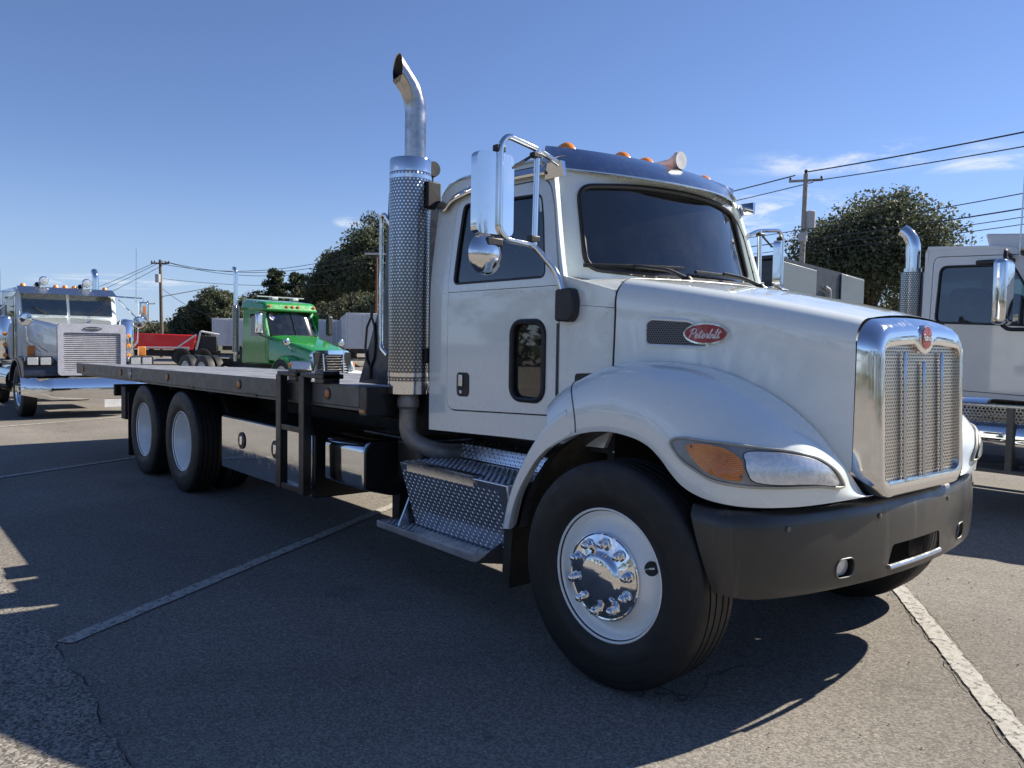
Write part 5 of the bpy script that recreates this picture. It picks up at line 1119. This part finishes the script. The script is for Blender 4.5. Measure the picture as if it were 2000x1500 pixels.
gsG = part('grille_surround', MB().panel(rpoly([(-0.62, 0.55), (0.62, 0.55), (0.70, 1.22), (0.58, 1.32), (-0.58, 1.32), (-0.70, 1.22)], 0.08), lambda a, b, d: (1.08 - 0.10 * (b - 0.6) - 0.08 * (a / 0.6) ** 2 - d, a, b), [rpoly([(-0.55, 0.61), (0.55, 0.61), (0.62, 1.20), (-0.62, 1.20)], 0.05)], 0.10, 0.1), M_chrome, G, 40)
for k in range(7): z = 0.67 + 0.08 * k; part('grille_bar', MB().tube([(1.045 - 0.10 * (z - 0.6) - 0.08 * (y / 0.6) ** 2, y, z) for y in (-0.58, -0.3, 0, 0.3, 0.58)], 0.017, 6), M_chrome, gsG)
for y in (-0.34, 0.34): part('grille_bar', MB().tube([(1.055, y, 0.61), (1.0, y * 1.05, 1.21)], 0.024, 6), M_chrome, gsG)
part('grille_backing', B(0.962, 0.975, -0.655, 0.655, 0.58, 1.26), M_gasket, gsG)
for s in (-1, 1):
    part('fender', MB().lathe([(s * 0.62, 0.66), (s * 1.0, 0.65), (s * 1.12, 0.61), (s * 1.17, 0.56), (s * 1.17, 0.54), (s * 0.62, 0.56)], (0, 0, 0.50), 'y', 40), M_greenp, G, 45)
    bm = bmesh.new(); f = [o for o in G.children if o.name.startswith('fender')][-1]; bm.from_mesh(f.data); bmesh.ops.delete(bm, geom=[v for v in bm.verts if v.co.z < 0.55], context='VERTS'); bm.to_mesh(f.data); bm.free()
    hl = part('headlight', MB().hexa([(0.55, s * 1.15, 0.72), (0.98, s * 0.80, 0.72), (0.93, s * 0.66, 0.72), (0.50, s * 0.66, 0.72)], [(0.42, s * 1.12, 1.0), (0.92, s * 0.74, 0.98), (0.88, s * 0.66, 0.98), (0.42, s * 0.66, 1.02)]), M_lens, G, bevel=0.03)
    part('turn_signal', MB().box(0.40, 0.50, *sorted((s * 1.08, s * 1.165)), 0.80, 0.94), M_amber_dull, hl)
    part('bumper_end', MB().prism(rpoly([(0.55, 0.32), (1.02, 0.32), (1.05, 0.66), (0.6, 0.70)], 0.06), 'y', *sorted((s * 0.5, s * 1.17))), M_ivory, G, bevel=0.04)
    mr = part('mirror', B(-1.12, -0.98, *sorted((s * 1.16, s * 1.38)), 1.78, 2.42), M_chrome if s < 0 else M_plastic, G, bevel=0.05)
    part('mirror_arm', MB().tube(rounded([(-1.2, s * 0.94, 2.45), (-1.05, s * 1.25, 2.46), (-1.05, s * 1.25, 1.76), (-0.85, s * 0.90, 1.62)], 0.06), 0.02, 6), M_plastic, mr)
    dr = part('door', B(-2.25, -1.2, *sorted((s * 0.951, s * 0.958)), 0.95, 2.46), M_greenp, G); part('window', MB().prism(rpoly([(-2.12, 1.72), (-1.22, 1.72), (-1.50, 2.42), (-2.12, 2.42)], 0.05), 'y', *sorted((s * 0.959, s * 0.964))), M_sideglass, dr)
    hm = round_lamp('hood_mirror', G, (0.05, s * 0.98, 1.55), 0.11, M_mirror); part('hood_mirror_arm', MB().tube([(0.0, s * 0.98, 1.48), (0.1, s * 0.80, 1.25)], 0.012, 5), M_plastic, hm)
    part('seat', B(-2.2, -1.85, s * 0.45 - 0.25, s * 0.45 + 0.25, 1.5, 2.3), M_seat, G, bevel=0.05)
stack(G, -2.95, -1.0, 0.9, 3.95, 0.07, (1.2, 2.7))
rk = part('roof_rack', MB().tube([(-1.9, -0.85, 2.98), (-1.9, 0.85, 2.98)], 0.02, 6), M_lamp, G)
for y in (-0.42, 0.32): part('roof_lamp', B(-1.75, -1.55, y - 0.12, y + 0.12, 2.86, 2.96), M_lamp, rk, bevel=0.03)
part('headache_box', B(-3.6, -2.9, -0.5, 0.5, 0.95, 1.25), M_chassis, G)

# --- white day-cab truck on the right, mostly out of frame
D = thing('tractor_truck', 'white day cab truck with chrome stack at the right edge', 'truck', (0.75, 5.80, 0), R(0.0))
XD = -1.95
def dside(y0): return lambda x, z, d: (x, -(y0 - d - 0.05 * max(0, (z - 1.85) / 0.75)), z)
dwin = rpoly([(-1.81, 1.88), (-0.86, 1.84), (-0.90, 2.05), (-1.12, 2.44), (-1.79, 2.46)], 0.07)
ddoor = rpoly([(-1.86, 1.20), (-0.72, 1.16), (-0.70, 1.88), (-1.02, 2.53), (-1.86, 2.56)], 0.07)
dcab = [(XD, 1.14), (-0.5, 1.10), (-0.45, 1.80), (-0.70, 1.92), (-1.10, 2.60), (-1.3, 2.64), (-1.93, 2.68), (XD, 2.6)]
for s in (1, -1):
    q = (lambda m: m) if s == 1 else (lambda m: m.mirror())
    o = part('cab_side', q(MB().panel(dcab, dside(0.97), [grow(ddoor, 0.008)], 0.03, 0.12)), M_white2, D, 30)
    dd = part('door', q(MB().panel(ddoor, dside(0.972), [dwin], 0.03, 0.12)), M_white2, D, 30)
    part('window', q(MB().panel(dwin, dside(0.955), [], 0.0, 0.2)), M_sideglass, dd); part('window_gasket', q(ring(dwin, dside(0.97), 0.012, 0.0)), M_gasket, dd)
    part('door_seal', q(MB().panel(grow(ddoor, 0.012), dside(0.945), [grow(ddoor, -0.03)], 0.01, 0)), M_gasket, dd)
    part('window_visor', q(MB().box(-1.45, -1.10, -0.955, -0.925, 2.455, 2.50)), M_plastic, dd, bevel=0.01)
    mr = part('mirror', q(MB().box(-1.13, -1.01, -1.44, -1.16, 1.84, 2.46)), M_chrome, D, bevel=0.05, seg=4)
    part('mirror_arm', q(MB().tube(rounded([(-1.15, -0.90, 2.52), (-1.08, -1.25, 2.55), (-1.07, -1.29, 2.46)], 0.05), 0.02, 7)), M_plastic, mr); part('mirror_arm', q(MB().tube(rounded([(-1.07, -1.29, 1.84), (-1.05, -1.2, 1.80), (-0.75, -0.95, 1.80)], 0.04), 0.02, 7)), M_plastic, mr)
    tk = part('fuel_tank', q(MB().lathe([(-2.15, 0.0), (-2.15, 0.30), (-2.12, 0.32), (-0.55, 0.32), (-0.52, 0.30), (-0.52, 0)], (0, -0.83, 0.72), 'x', 36)), M_mirror, D, 40)
    part('tank_step', q(MB().box(-1.95, -0.62, -1.16, -1.0, 1.045, 1.075)), M_alu, tk, bevel=0.005)
    part('step_guard', q(MB().grid([[(x, -1.165, z) for z in (0.90, 0.97, 1.045)] for x in (-1.95, -1.3, -0.62)])), M_tankperf, tk)
    part('tank_strap', q(MB().lathe([(-1.02, 0.323), (-0.96, 0.323)], (0, -0.83, 0.72), 'x', 36)), M_rail, tk)
    part('lower_step', q(MB().box(-1.95, -0.60, -1.20, -1.05, 0.415, 0.45).box(-1.03, -0.97, -1.19, -1.15, 0.43, 1.05)), M_rail, tk, bevel=0.005)
    part('fender', q(MB().prism(rpoly([(-0.50, 1.0), (-0.25, 1.35), (0.1, 1.45), (0.5, 1.35), (0.8, 1.0), (0.62, 0.9), (0.4, 1.15), (-0.2, 1.15), (-0.40, 0.9)], 0.05), 'y', -1.15, -0.6)), M_white2, D, 40, bevel=0.03)
    part('headlight', q(MB().box(0.78, 0.90, -1.1, -0.75, 0.98, 1.20)), M_lens, D, bevel=0.04)
part('roof', MB().grid([[(x, y, (2.66 if x < -1.2 else 2.62) + 0.05 * (1 - (y / 0.92) ** 2) - (0.03 if abs(y) > 0.9 else 0)) for y in [-0.925 + 1.85 * k / 16 for k in range(17)]] for x in (XD, -1.6, -1.2, -1.08)]), M_white2, D, 50, fix=False)
part('roof_fairing', MB().hexa([(-1.36, -0.88, 2.62), (-0.95, -0.86, 2.56), (-0.95, 0.86, 2.56), (-1.36, 0.88, 2.62)], [(-1.42, -0.84, 2.78), (-0.90, -0.80, 2.74), (-0.90, 0.80, 2.74), (-1.42, 0.84, 2.78)]), M_white2, D, 40, bevel=0.03)
part('rear_wall', B(XD, XD + 0.03, -0.93, 0.93, 1.14, 2.62), M_white2, D)
part('hood', loft_box(1.0, -0.55, 0.62, 0.90, 0.9, 1.0, 1.62, 1.90, 0.15), M_white2, D, 45)
part('windshield', MB().hexa([(-0.62, -0.85, 1.92), (-0.62, 0.85, 1.92), (-0.66, 0.85, 1.92), (-0.66, -0.85, 1.92)], [(-1.04, -0.80, 2.58), (-1.04, 0.80, 2.58), (-1.08, 0.80, 2.58), (-1.08, -0.80, 2.58)]), M_sideglass, D)
part('grille', B(1.0, 1.04, -0.5, 0.5, 0.85, 1.50), M_chrome, D, bevel=0.02); part('bumper', B(0.95, 1.12, -1.15, 1.15, 0.45, 0.78), M_white2, D, bevel=0.06)
part('dashboard', B(-0.95, -0.60, -0.85, 0.85, 1.5, 1.86), M_dark, D); part('cab_floor', B(-1.9, -0.5, -0.92, 0.92, 1.12, 1.16), M_dark, D)
for y in (-0.45, 0.45): part('seat', B(-1.80, -1.5, y - 0.25, y + 0.25, 1.4, 2.25), M_seat, D, bevel=0.06)
st = stack(D, XD - 0.14, -0.90, 0.9, 2.92, 0.072, (1.2, 2.42)); part('stack_clamp', MB().lathe([(2.42, 0.09), (2.46, 0.09)], (XD - 0.14, -0.90, 0), 'z', 20), M_mirror, st)
part('antenna', MB().tube([(-1.04, -1.02, 2.50), (-1.02, -1.03, 3.30)], 0.008, 6), M_alu, D)
chassis(D, -5.6, 0.7, (-4.2, -5.5), ME_whwheel)
for s in (-1, 1): bg_wheel(D, 0.15, s * 1.02, ME_whwheel)

# --- dark box body with pale panels behind the hood
K = thing('dump_trailer', 'dark high sided dump body with two pale end panels behind the hood', 'trailer', (-5.70, 9.36, 0), R(-3))
part('body', MB().hexa([(-5.5, 0, 1.15), (0, 0, 1.15), (0, 2.95, 1.15), (-5.5, 2.95, 1.15)], [(-5.5, 0, 3.28), (0, 0, 3.28), (0, 2.95, 3.05), (-5.5, 2.95, 3.05)]), plain('dark_blue_black_steel', (0.03, 0.036, 0.045), 0.45, 0, 0.3, 0.2, 12, 0.2), K)
part('end_panel', MB().hexa([(0.005, 0.06, 1.2), (0.03, 0.06, 1.2), (0.03, 1.18, 1.2), (0.005, 1.18, 1.2)], [(0.005, 0.06, 3.20), (0.03, 0.06, 3.20), (0.03, 1.18, 3.10), (0.005, 1.18, 3.10)]), M_bluegrey, K, bevel=0.01)
part('end_panel', MB().hexa([(0.005, 2.05, 1.2), (0.03, 2.05, 1.2), (0.03, 2.90, 1.2), (0.005, 2.90, 1.2)], [(0.005, 2.05, 3.10), (0.03, 2.05, 3.10), (0.03, 2.90, 3.02), (0.005, 2.90, 3.02)]), M_bluegrey, K, bevel=0.01)
part('top_rail', MB().tube([(-5.5, -0.02, 3.27), (0.0, -0.02, 3.27)], 0.05, 6), M_black, K); part('side_rib', MB().box(-5.5, 0, -0.04, -0.001, 2.75, 2.83), M_black, K)
part('end_post', MB().box(0.0, 0.06, -0.03, 0.04, 1.15, 3.2), M_black, K); part('end_pipe', MB().tube(rounded([(0.05, 1.62, 1.3), (0.05, 1.62, 2.75), (0.05, 1.45, 2.80)], 0.05), 0.03, 8), M_lamp, K)
for xa in (-4.6, -3.4):
    for y in (0.35, 2.6): w = link('wheel', ME_whwheel, K, (xa, y, 0.525), (0, 0, 0 if y < 1 else math.pi)); link('tyre', ME_tyre2, w)
part('chassis', MB().box(-5.5, 0.0, 0.9, 1.0, 0.85, 1.15).box(-5.5, 0.0, 1.95, 2.05, 0.85, 1.15).box(-5.4, -5.2, 0.3, 2.6, 0.45, 0.85).box(-0.6, -0.4, 0.9, 1.0, 0.0, 0.85).box(-0.6, -0.4, 1.95, 2.05, 0.0, 0.85).box(-4.7, -3.3, 0.35, 2.6, 0.48, 0.57), M_chassis, K)

# --- far row: red dump truck, maroon box, boxed trailers
p = sight(322, 54); RD = thing('dump_truck', 'bright red dump truck with low side body in the far row', 'truck', p, R(75))
# local x runs along the photograph's left-right there, y away
part('dump_body', MB().prism([(-1.75, 1.0), (1.55, 0.95), (1.75, 1.85), (-1.85, 1.92)], 'y', -0.9, 1.1), M_redp, RD, bevel=0.03)
part('body_stripe', MB().box(-1.3, 1.35, -0.915, -0.902, 1.02, 1.12), M_ivory, RD); part('body_strut', MB().tube([(0.6, -0.93, 1.05), (1.75, -0.93, 1.9)], 0.05, 6), M_ivory, RD)
part('cab_box', MB().box(-2.75, -1.95, -0.9, 1.1, 0.9, 1.95), M_maroon, RD, bevel=0.06); part('tail_gear', MB().box(1.85, 3.0, -0.7, 0.9, 0.8, 1.85), M_chassis, RD, bevel=0.08)
part('chassis', MB().box(-2.9, 3.2, -0.5, 0.7, 0.55, 0.9), M_chassis, RD); part('tail_frame', MB().tube(rounded([(1.75, -0.8, 0.9), (2.0, -0.8, 2.1), (3.1, -0.8, 1.9)], 0.1), 0.06, 6), M_ivory, RD)
for x in (-2.2, 0.9, 2.1):
    for y in (-0.85, 1.05): w = link('wheel', ME_dkwheel, RD, (x, y, 0.525), (0, 0, 0 if y < 0 else math.pi)); link('tyre', ME_tyre2, w)
def box_trailer(u, dist, w, h, ln, rz, label, name='box_trailer'):
    q_ = thing(name, label, 'trailer', sight(u, dist), rz, 'pale box trailers in the far row')
    part('box', B(-ln, 0, -w / 2, w / 2, 1.15, h), M_trailer, q_, bevel=0.03)
    for s in (-1, 1):
        d_ = part('door', B(0.003, 0.03, *sorted((s * 0.012, s * (w / 2 - 0.06))), 1.22, h - 0.1), M_trailer, q_, bevel=0.01); part('lock_rod', MB().tube([(0.05, s * 0.2, 1.25), (0.05, s * 0.2, h - 0.15)], 0.02, 6), M_alu, d_)
        part('corner_post', B(-0.06, 0.045, *sorted((s * (w / 2 - 0.05), s * (w / 2 + 0.012))), 1.15, h + 0.01), M_alu, q_)
    part('chassis', MB().box(-ln + 0.5, -0.1, -0.5, 0.5, 0.85, 1.15).box(-0.12, -0.02, -1.1, 1.1, 0.5, 0.62), M_chassis, q_)
    for xa in (-1.4, -2.6):
        for s in (-1, 1): w_ = link('wheel', ME_whwheel, q_, (xa, s * 1.05, 0.525), (0, 0, 0 if s < 0 else math.pi)); link('tyre', ME_tyre2, w_)
    part('landing_leg', MB().box(-ln + 2.0, -ln + 2.12, -0.9, -0.8, 0.0, 1.15).box(-ln + 2.0, -ln + 2.12, 0.8, 0.9, 0.0, 1.15), M_chassis, q_)
box_trailer(448, 62, 2.4, sight_z(448, 622, 62), 9, R(-20), 'pale box trailer just left of the green truck')
box_trailer(714, 52, 2.5, sight_z(714, 612, 52), 12, R(-26), 'pale box trailer right of the green truck, the taller of the two there')
box_trailer(652, 62, 2.5, sight_z(652, 625, 62), 12, R(-26), 'pale box trailer partly hidden behind the green truck cab')

# ------------------------------------------------------------------ poles and wires
def pole(u, dist, vtop, name, label, r=0.14, mat=M_wood, arms=(), lean=0.0, arm_rz=0.0):
    b = sight(u, dist); h = sight_z(u, vtop, dist); q_ = thing(name, label, 'pole', b, 0)
    part('post', MB().tube([(0, 0, -0.05), (lean * 0.5, 0, h * 0.5), (lean, 0, h)], [r, r * 0.85, r * 0.7], 12), mat, q_)
    for (dz, half, rz) in arms:
        c, s_ = math.cos(rz), math.sin(rz); a = part('crossarm', MB().box(-half, half, -0.05, 0.05, h - dz - 0.06, h - dz + 0.06).xf(Matrix.Translation((lean, 0, 0)) @ Matrix.Rotation(rz, 4, 'Z')), mat, q_)
        for k in (-0.92, 0.92): part('insulator', MB().lathe([(0, 0.03), (0.05, 0.06), (0.10, 0.06), (0.16, 0.03), (0.18, 0)], (lean + c * half * k, s_ * half * k, h - dz + 0.06), 'z', 10), M_plastic, a)
    return q_, b, h
AC = YAW - math.pi / 2     # direction that reads as left-right from the viewpoint
q_, pb, ph = pole(1556, 46, 345, 'utility_pole', 'grey utility pole with transformer standing before the oak on the right', 0.17, M_concrete, ((0.35, 0.85, AC - 0.35),), 0.15)
part('pole_top_pin', MB().lathe([(0, 0.05), (0.12, 0.09), (0.2, 0.08), (0.25, 0)], (0.15, 0, ph), 'z', 10), M_plastic, q_)
part('transformer', MB().lathe([(0, 0.0), (0.0, 0.26), (0.9, 0.27), (0.95, 0.2), (0.98, 0)], (0.35, 0.25, ph - 2.9), 'z', 18), M_lamp, q_); part('meter_box', B(0.0, 0.45, -0.32, -0.15, ph - 3.6, ph - 3.15), M_lamp, q_)
q2, pb2, ph2 = pole(316, 76, 508, 'utility_pole', 'brown wooden utility pole with crossarm left of the red dump truck', 0.17, M_wood, ((0.3, 0.8, AC), (0.32, 0.5, AC + 0.6)), -0.4)
part('transformer', MB().lathe([(0, 0.0), (0.0, 0.22), (0.7, 0.22), (0.75, 0)], (0.1, -0.35, ph2 - 2.0), 'z', 14), M_lamp, q2)
part('lamp_arm', MB().tube(catmull([(-0.2, 0, ph2 - 3.2), (1.2, 2.4, ph2 - 2.6), (1.8, 4.2, ph2 - 2.1)], 5), 0.04, 6), M_lamp, q2)
pole(289, 150, 588, 'utility_pole', 'distant thin utility pole behind the left truck mirror', 0.16, M_wood, ((0.5, 1.2, AC),))
q3, pb3, ph3 = pole(734, 58, 495, 'light_pole', 'rusty brown light pole with a flat cross bar in front of the tall trees', 0.09, plain('rusty_steel', (0.20, 0.10, 0.06), 0.8, 0.2), (), 0.0)
part('lamp_bar', B(-0.85, 0.85, -0.09, 0.09, ph3 - 0.14, ph3 - 0.02).xf(Matrix.Rotation(AC, 4, 'Z')), M_lamp, q3)
def wire(a, b, sag, label, r=0.022):
    a, b = Vector(a), Vector(b); P = [a.lerp(b, k / 14) - Vector((0, 0, sag * 4 * (k / 14) * (1 - k / 14))) for k in range(15)]
    tag(MB().tube(P, r, 5).build('power_line', M_wire, None, 40), label, 'power line', 'overhead power lines')
def at_(u, v, d): p = sight(u, d); p.z = sight_z(u, v, d); return p
for (u0, v0, d0), (u1, v1, d1), sg, r, lb in (
    ((1565, 340, 46), (2300, 198, 34), 0.1, 0.034, 'topmost power line rising to the upper right corner from the grey pole'), ((1100, 440, 82), (1540, 347, 46), 0.3, 0.034, 'topmost power line passing behind the cab visor to the grey pole'),
    ((1572, 358, 46), (2300, 232, 34), 0.1, 0.026, 'second power line right of the grey pole'), ((1100, 455, 82), (1575, 360, 46), 0.3, 0.026, 'second power line left of the grey pole, behind the visor'),
    ((1550, 452, 46), (2300, 318, 34), 0.15, 0.022, 'middle power line crossing the oak crown'), ((1555, 470, 46), (2300, 355, 34), 0.15, 0.03, 'thick low cable crossing the sky right of the oak'),
    ((1555, 482, 46), (2300, 375, 34), 0.15, 0.018, 'upper of two thin low cables right of the oak'), ((1555, 492, 46), (2300, 392, 34), 0.15, 0.018, 'lowest thin cable right of the oak'),
    ((1100, 500, 82), (1550, 452, 46), 0.3, 0.022, 'upper of the cables seen through the far mirror frame'), ((1100, 515, 82), (1555, 470, 46), 0.3, 0.03, 'middle cable seen through the far mirror frame'), ((1100, 525, 82), (1555, 486, 46), 0.3, 0.02, 'lowest cable seen through the far mirror frame')):
    wire(at_(u0, v0, d0), at_(u1, v1, d1), sg, lb, r)
for k, (du, dv, lb) in enumerate(((-12, 3, 'outer'), (2, 0, 'middle'), (12, 3, 'inner'))):
    wire(at_(316 + du, 511 + dv, 76), at_(760, 478 + 12 * k, 60), 1.3, lb + ' power line sagging from the wooden pole towards the tall trees', 0.022)
    wire(at_(316 + du, 511 + dv, 76), at_(-60, 640 + 22 * k, 120), 0.6, lb + ' power line falling from the wooden pole towards the left edge', 0.022)
wire(at_(318, 545, 76), at_(640, 556, 66), 0.3, 'low service cable right of the wooden pole', 0.02); wire(at_(318, 565, 76), at_(440, 625, 70), 0.4, 'steep guy cable right of the wooden pole', 0.02)

# ------------------------------------------------------------------ trees
def leaves(rng, centres, radii, n, size, flat=0.0):
    """n leaf-clump faces spread through many small lobes; returns verts, faces, tint"""
    ci = rng.integers(0, len(centres), n); d = rng.normal(size=(n, 3)); d /= np.linalg.norm(d, axis=1)[:, None]
    rr = rng.random(n) ** 0.45; c = centres[ci] + d * (radii[ci] * rr)[:, None] * np.array([1, 1, 0.8])
    nr = d * 0.5 + rng.normal(size=(n, 3)) * 0.7 + np.array([0, 0, 0.25]); nr /= np.linalg.norm(nr, axis=1)[:, None]
    a = np.cross(nr, rng.normal(size=(n, 3))); a /= np.linalg.norm(a, axis=1)[:, None]; b = np.cross(nr, a)
    s = size * (0.6 + 0.8 * rng.random(n))[:, None]
    V = np.stack([c - a * s, c - b * s * 0.55 + nr * s * 0.12, c + a * s, c + b * s * 0.55 + nr * s * 0.12], 1).reshape(-1, 3)
    F = np.arange(n * 4).reshape(-1, 4); lob = rng.random(len(centres))
    return V, F, np.clip(lob[ci] * 0.55 + rng.random(n) * 0.45, 0, 1)
def leaf_obj(name, V, F, tint, mat, parent=None):
    me = bpy.data.meshes.new(name); me.vertices.add(len(V)); me.vertices.foreach_set('co', V.astype(np.float32).ravel()); n = len(F)
    me.loops.add(n * 4); me.loops.foreach_set('vertex_index', F.astype(np.int32).ravel()); me.polygons.add(n); me.polygons.foreach_set('loop_start', np.arange(0, n * 4, 4, dtype=np.int32))
    at = me.attributes.new('tint', 'FLOAT', 'FACE'); at.data.foreach_set('value', tint.astype(np.float32)); me.update(calc_edges=True); me.materials.append(mat)
    return link(name, me, parent)
def crown_lobes(rng, c, rad, m, lobe):
    d = rng.normal(size=(m, 3)); d /= np.linalg.norm(d, axis=1)[:, None]; d[:, 2] = np.abs(d[:, 2]) * 1.1 - 0.35 * rng.random(m)
    rr = 0.45 + 0.55 * rng.random(m) ** 0.6
    return np.array(c) + d * rr[:, None] * np.array(rad) * 0.82, lobe * (0.6 + 0.8 * rng.random(m))
def tree(u, dist, vtop, width, label, seed, mat=M_leaf, n=7000, leaf=0.26, base=0.22, name='tree', lobes=60, group='trees beyond the lot', r=0.35):
    rng = np.random.default_rng(seed); b = sight(u, dist); h = sight_z(u, vtop, dist) if vtop > 30 else vtop; q_ = thing(name, label, 'tree', b, 0, group); hw = width / 2; zb = h * base
    c = (0, 0, zb + (h - zb) * 0.48); cs, rs = crown_lobes(rng, c, (hw, hw, (h - zb) * 0.55), lobes, hw * 0.30)
    tr = MB().tube([(0, 0, -0.1), (0.1, 0, h * 0.2), (-0.1, 0.1, h * 0.45), (0.05, 0, h * 0.75)], [r, r * 0.75, r * 0.5, r * 0.15], 9)
    for k in range(9):
        t_ = cs[int(rng.integers(0, len(cs)))]; z0 = h * (0.2 + 0.35 * rng.random()); tr.tube(catmull([(0, 0, z0), (t_[0] * 0.4, t_[1] * 0.4, z0 + (t_[2] - z0) * 0.55), tuple(t_)], 3), [r * 0.32, r * 0.3, r * 0.26, r * 0.2, r * 0.15, r * 0.1, r * 0.06], 6)
    part('trunk', tr, M_bark, q_, 60)
    V, F, tn = leaves(rng, cs, rs, n, leaf); V[:, 2] = np.maximum(V[:, 2], 0.3); leaf_obj('crown', V, F, tn, mat, q_); return q_
def pine(u, dist, vtop, width, label, seed, n=9000):
    rng = np.random.default_rng(seed); b = sight(u, dist); h = sight_z(u, vtop, dist); q_ = thing('pine_tree', label, 'tree', b, 0, 'trees beyond the lot'); cs, rs = [], []
    tr = MB().tube([(0, 0, -0.1), (0, 0, h * 0.98)], [0.25, 0.04], 8)
    for k in range(26):
        f = 0.25 + 0.75 * k / 26; a = k * 2.4; L_ = width / 2 * (1.08 - f) ** 0.7 * (0.7 + 0.5 * rng.random()); z = h * f
        tr.tube([(0, 0, z), (L_ * math.cos(a), L_ * math.sin(a), z + 0.15 * L_)], [0.06, 0.02], 5)
        for m in (0.55, 1.0): cs.append((L_ * m * math.cos(a), L_ * m * math.sin(a), z + 0.1)); rs.append(0.30 + 0.28 * L_)
    part('trunk', tr, M_bark, q_, 60); V, F, tn = leaves(rng, np.array(cs), np.array(rs) * 1.15, n, 0.15); leaf_obj('crown', V, F, tn, M_pine, q_)
tree(1690, 60, 362, 13.2, 'broad dark green oak behind the grey utility pole on the right', 11, M_leaf, 52000, 0.125, 0.08, 'oak_tree', 150, r=0.5)
tree(1610, 62, 470, 7, 'lower leafy tree at the left foot of the oak, behind the dump body', 12, M_leaf, 16000, 0.125, 0.03)
tree(1760, 66, 560, 8, 'low dense tree under the right side of the oak', 13, M_leaf, 14000, 0.125, 0.02)
tree(1868, 90, 478, 5, 'small treetop showing just above the right truck roof', 14, M_leaf2, 3000, 0.2, 0.1)
tree(735, 84, 405, 10.5, 'tallest dark tree at left, touching the exhaust stack', 21, M_leaf, 28600, 0.16, 0.05, lobes=90)
tree(668, 88, 462, 8.5, 'second tallest tree, left of the tallest one', 22, M_leaf, 22000, 0.16, 0.05, lobes=70)
tree(618, 92, 548, 7.5, 'olive green tree above the green truck roof', 23, M_leaf2, 15400, 0.16, 0.05)
tree(690, 78, 570, 8, 'low olive tree behind the pale trailers', 24, M_leaf2, 13200, 0.16, 0.02)
pine(538, 100, 528, 4.8, 'loose pine left of the olive tree, above the green truck stack', 31); pine(580, 98, 536, 5.2, 'second loose pine close to the olive tree', 32)
tree(418, 92, 556, 6.2, 'rounded tree directly above the pale trailer beside the green truck', 25, M_leaf, 17600, 0.16, 0.05)
tree(375, 95, 600, 5.0, 'lower left tree of the clump right of the wooden pole', 26, M_leaf, 13200, 0.16, 0.04)
tree(466, 94, 570, 5.0, 'right hand tree of the clump behind the green truck stack', 27, M_leaf, 13200, 0.16, 0.05)
tree(508, 100, 562, 7.5, 'low tree filling the gap below the loose pines', 29, M_leaf2, 11000, 0.16, 0.03)
tree(295, 120, 630, 8.0, 'low far tree behind the left truck mirrors', 28, M_leaf2, 4000, 0.28, 0.03)
tree(555, 96, 600, 8.0, 'low dense tree right behind the green truck roof', 30, M_leaf2, 13200, 0.16, 0.03)
tree(345, 110, 628, 9.0, 'lowest tree right beside the wooden pole foot', 33, M_leaf2, 9000, 0.18, 0.02)
tree(650, 95, 520, 7.0, 'mid height tree filling between the olive tree and the tall pair', 34, M_leaf, 14000, 0.16, 0.03)
tree(760, 74, 560, 7.0, 'dark low tree close behind the exhaust stack', 35, M_leaf, 12000, 0.16, 0.02)
tree(478, 97, 578, 6.5, 'leafy tree just left of the green truck exhaust stack', 36, M_leaf2, 13000, 0.16, 0.03)
tree(585, 90, 575, 8.0, 'olive tree whose crown fills the space under the second pine', 37, M_leaf2, 15000, 0.16, 0.03)
# the wood behind the viewpoint, mirrored in the chrome and glass
rng = np.random.default_rng(77); cs, rs = [], []
for k in range(60):
    a = R(-178 + 272 * k / 59); far = 1 if -150 < math.degrees(a) < 25 else 1.7; d = (46 + 10 * rng.random()) * far; h = (6 + 5 * rng.random()) * (1 + 0.3 * (far > 1))
    for j in range(9): cs.append((CAM.x + d * math.cos(a) + rng.normal() * 1.8, CAM.y + d * math.sin(a) + rng.normal() * 1.8, h * (0.12 + 0.8 * rng.random()))); rs.append(1.3 + 0.8 * rng.random())
V, F, tn = leaves(rng, np.array(cs), np.array(rs), 34000, 0.36); V[:, 2] = np.maximum(V[:, 2], 0.05)
tag(leaf_obj('wood', V, F, tn, M_leaf), 'dark band of trees mirrored in the chrome parts', 'trees', kind='stuff')
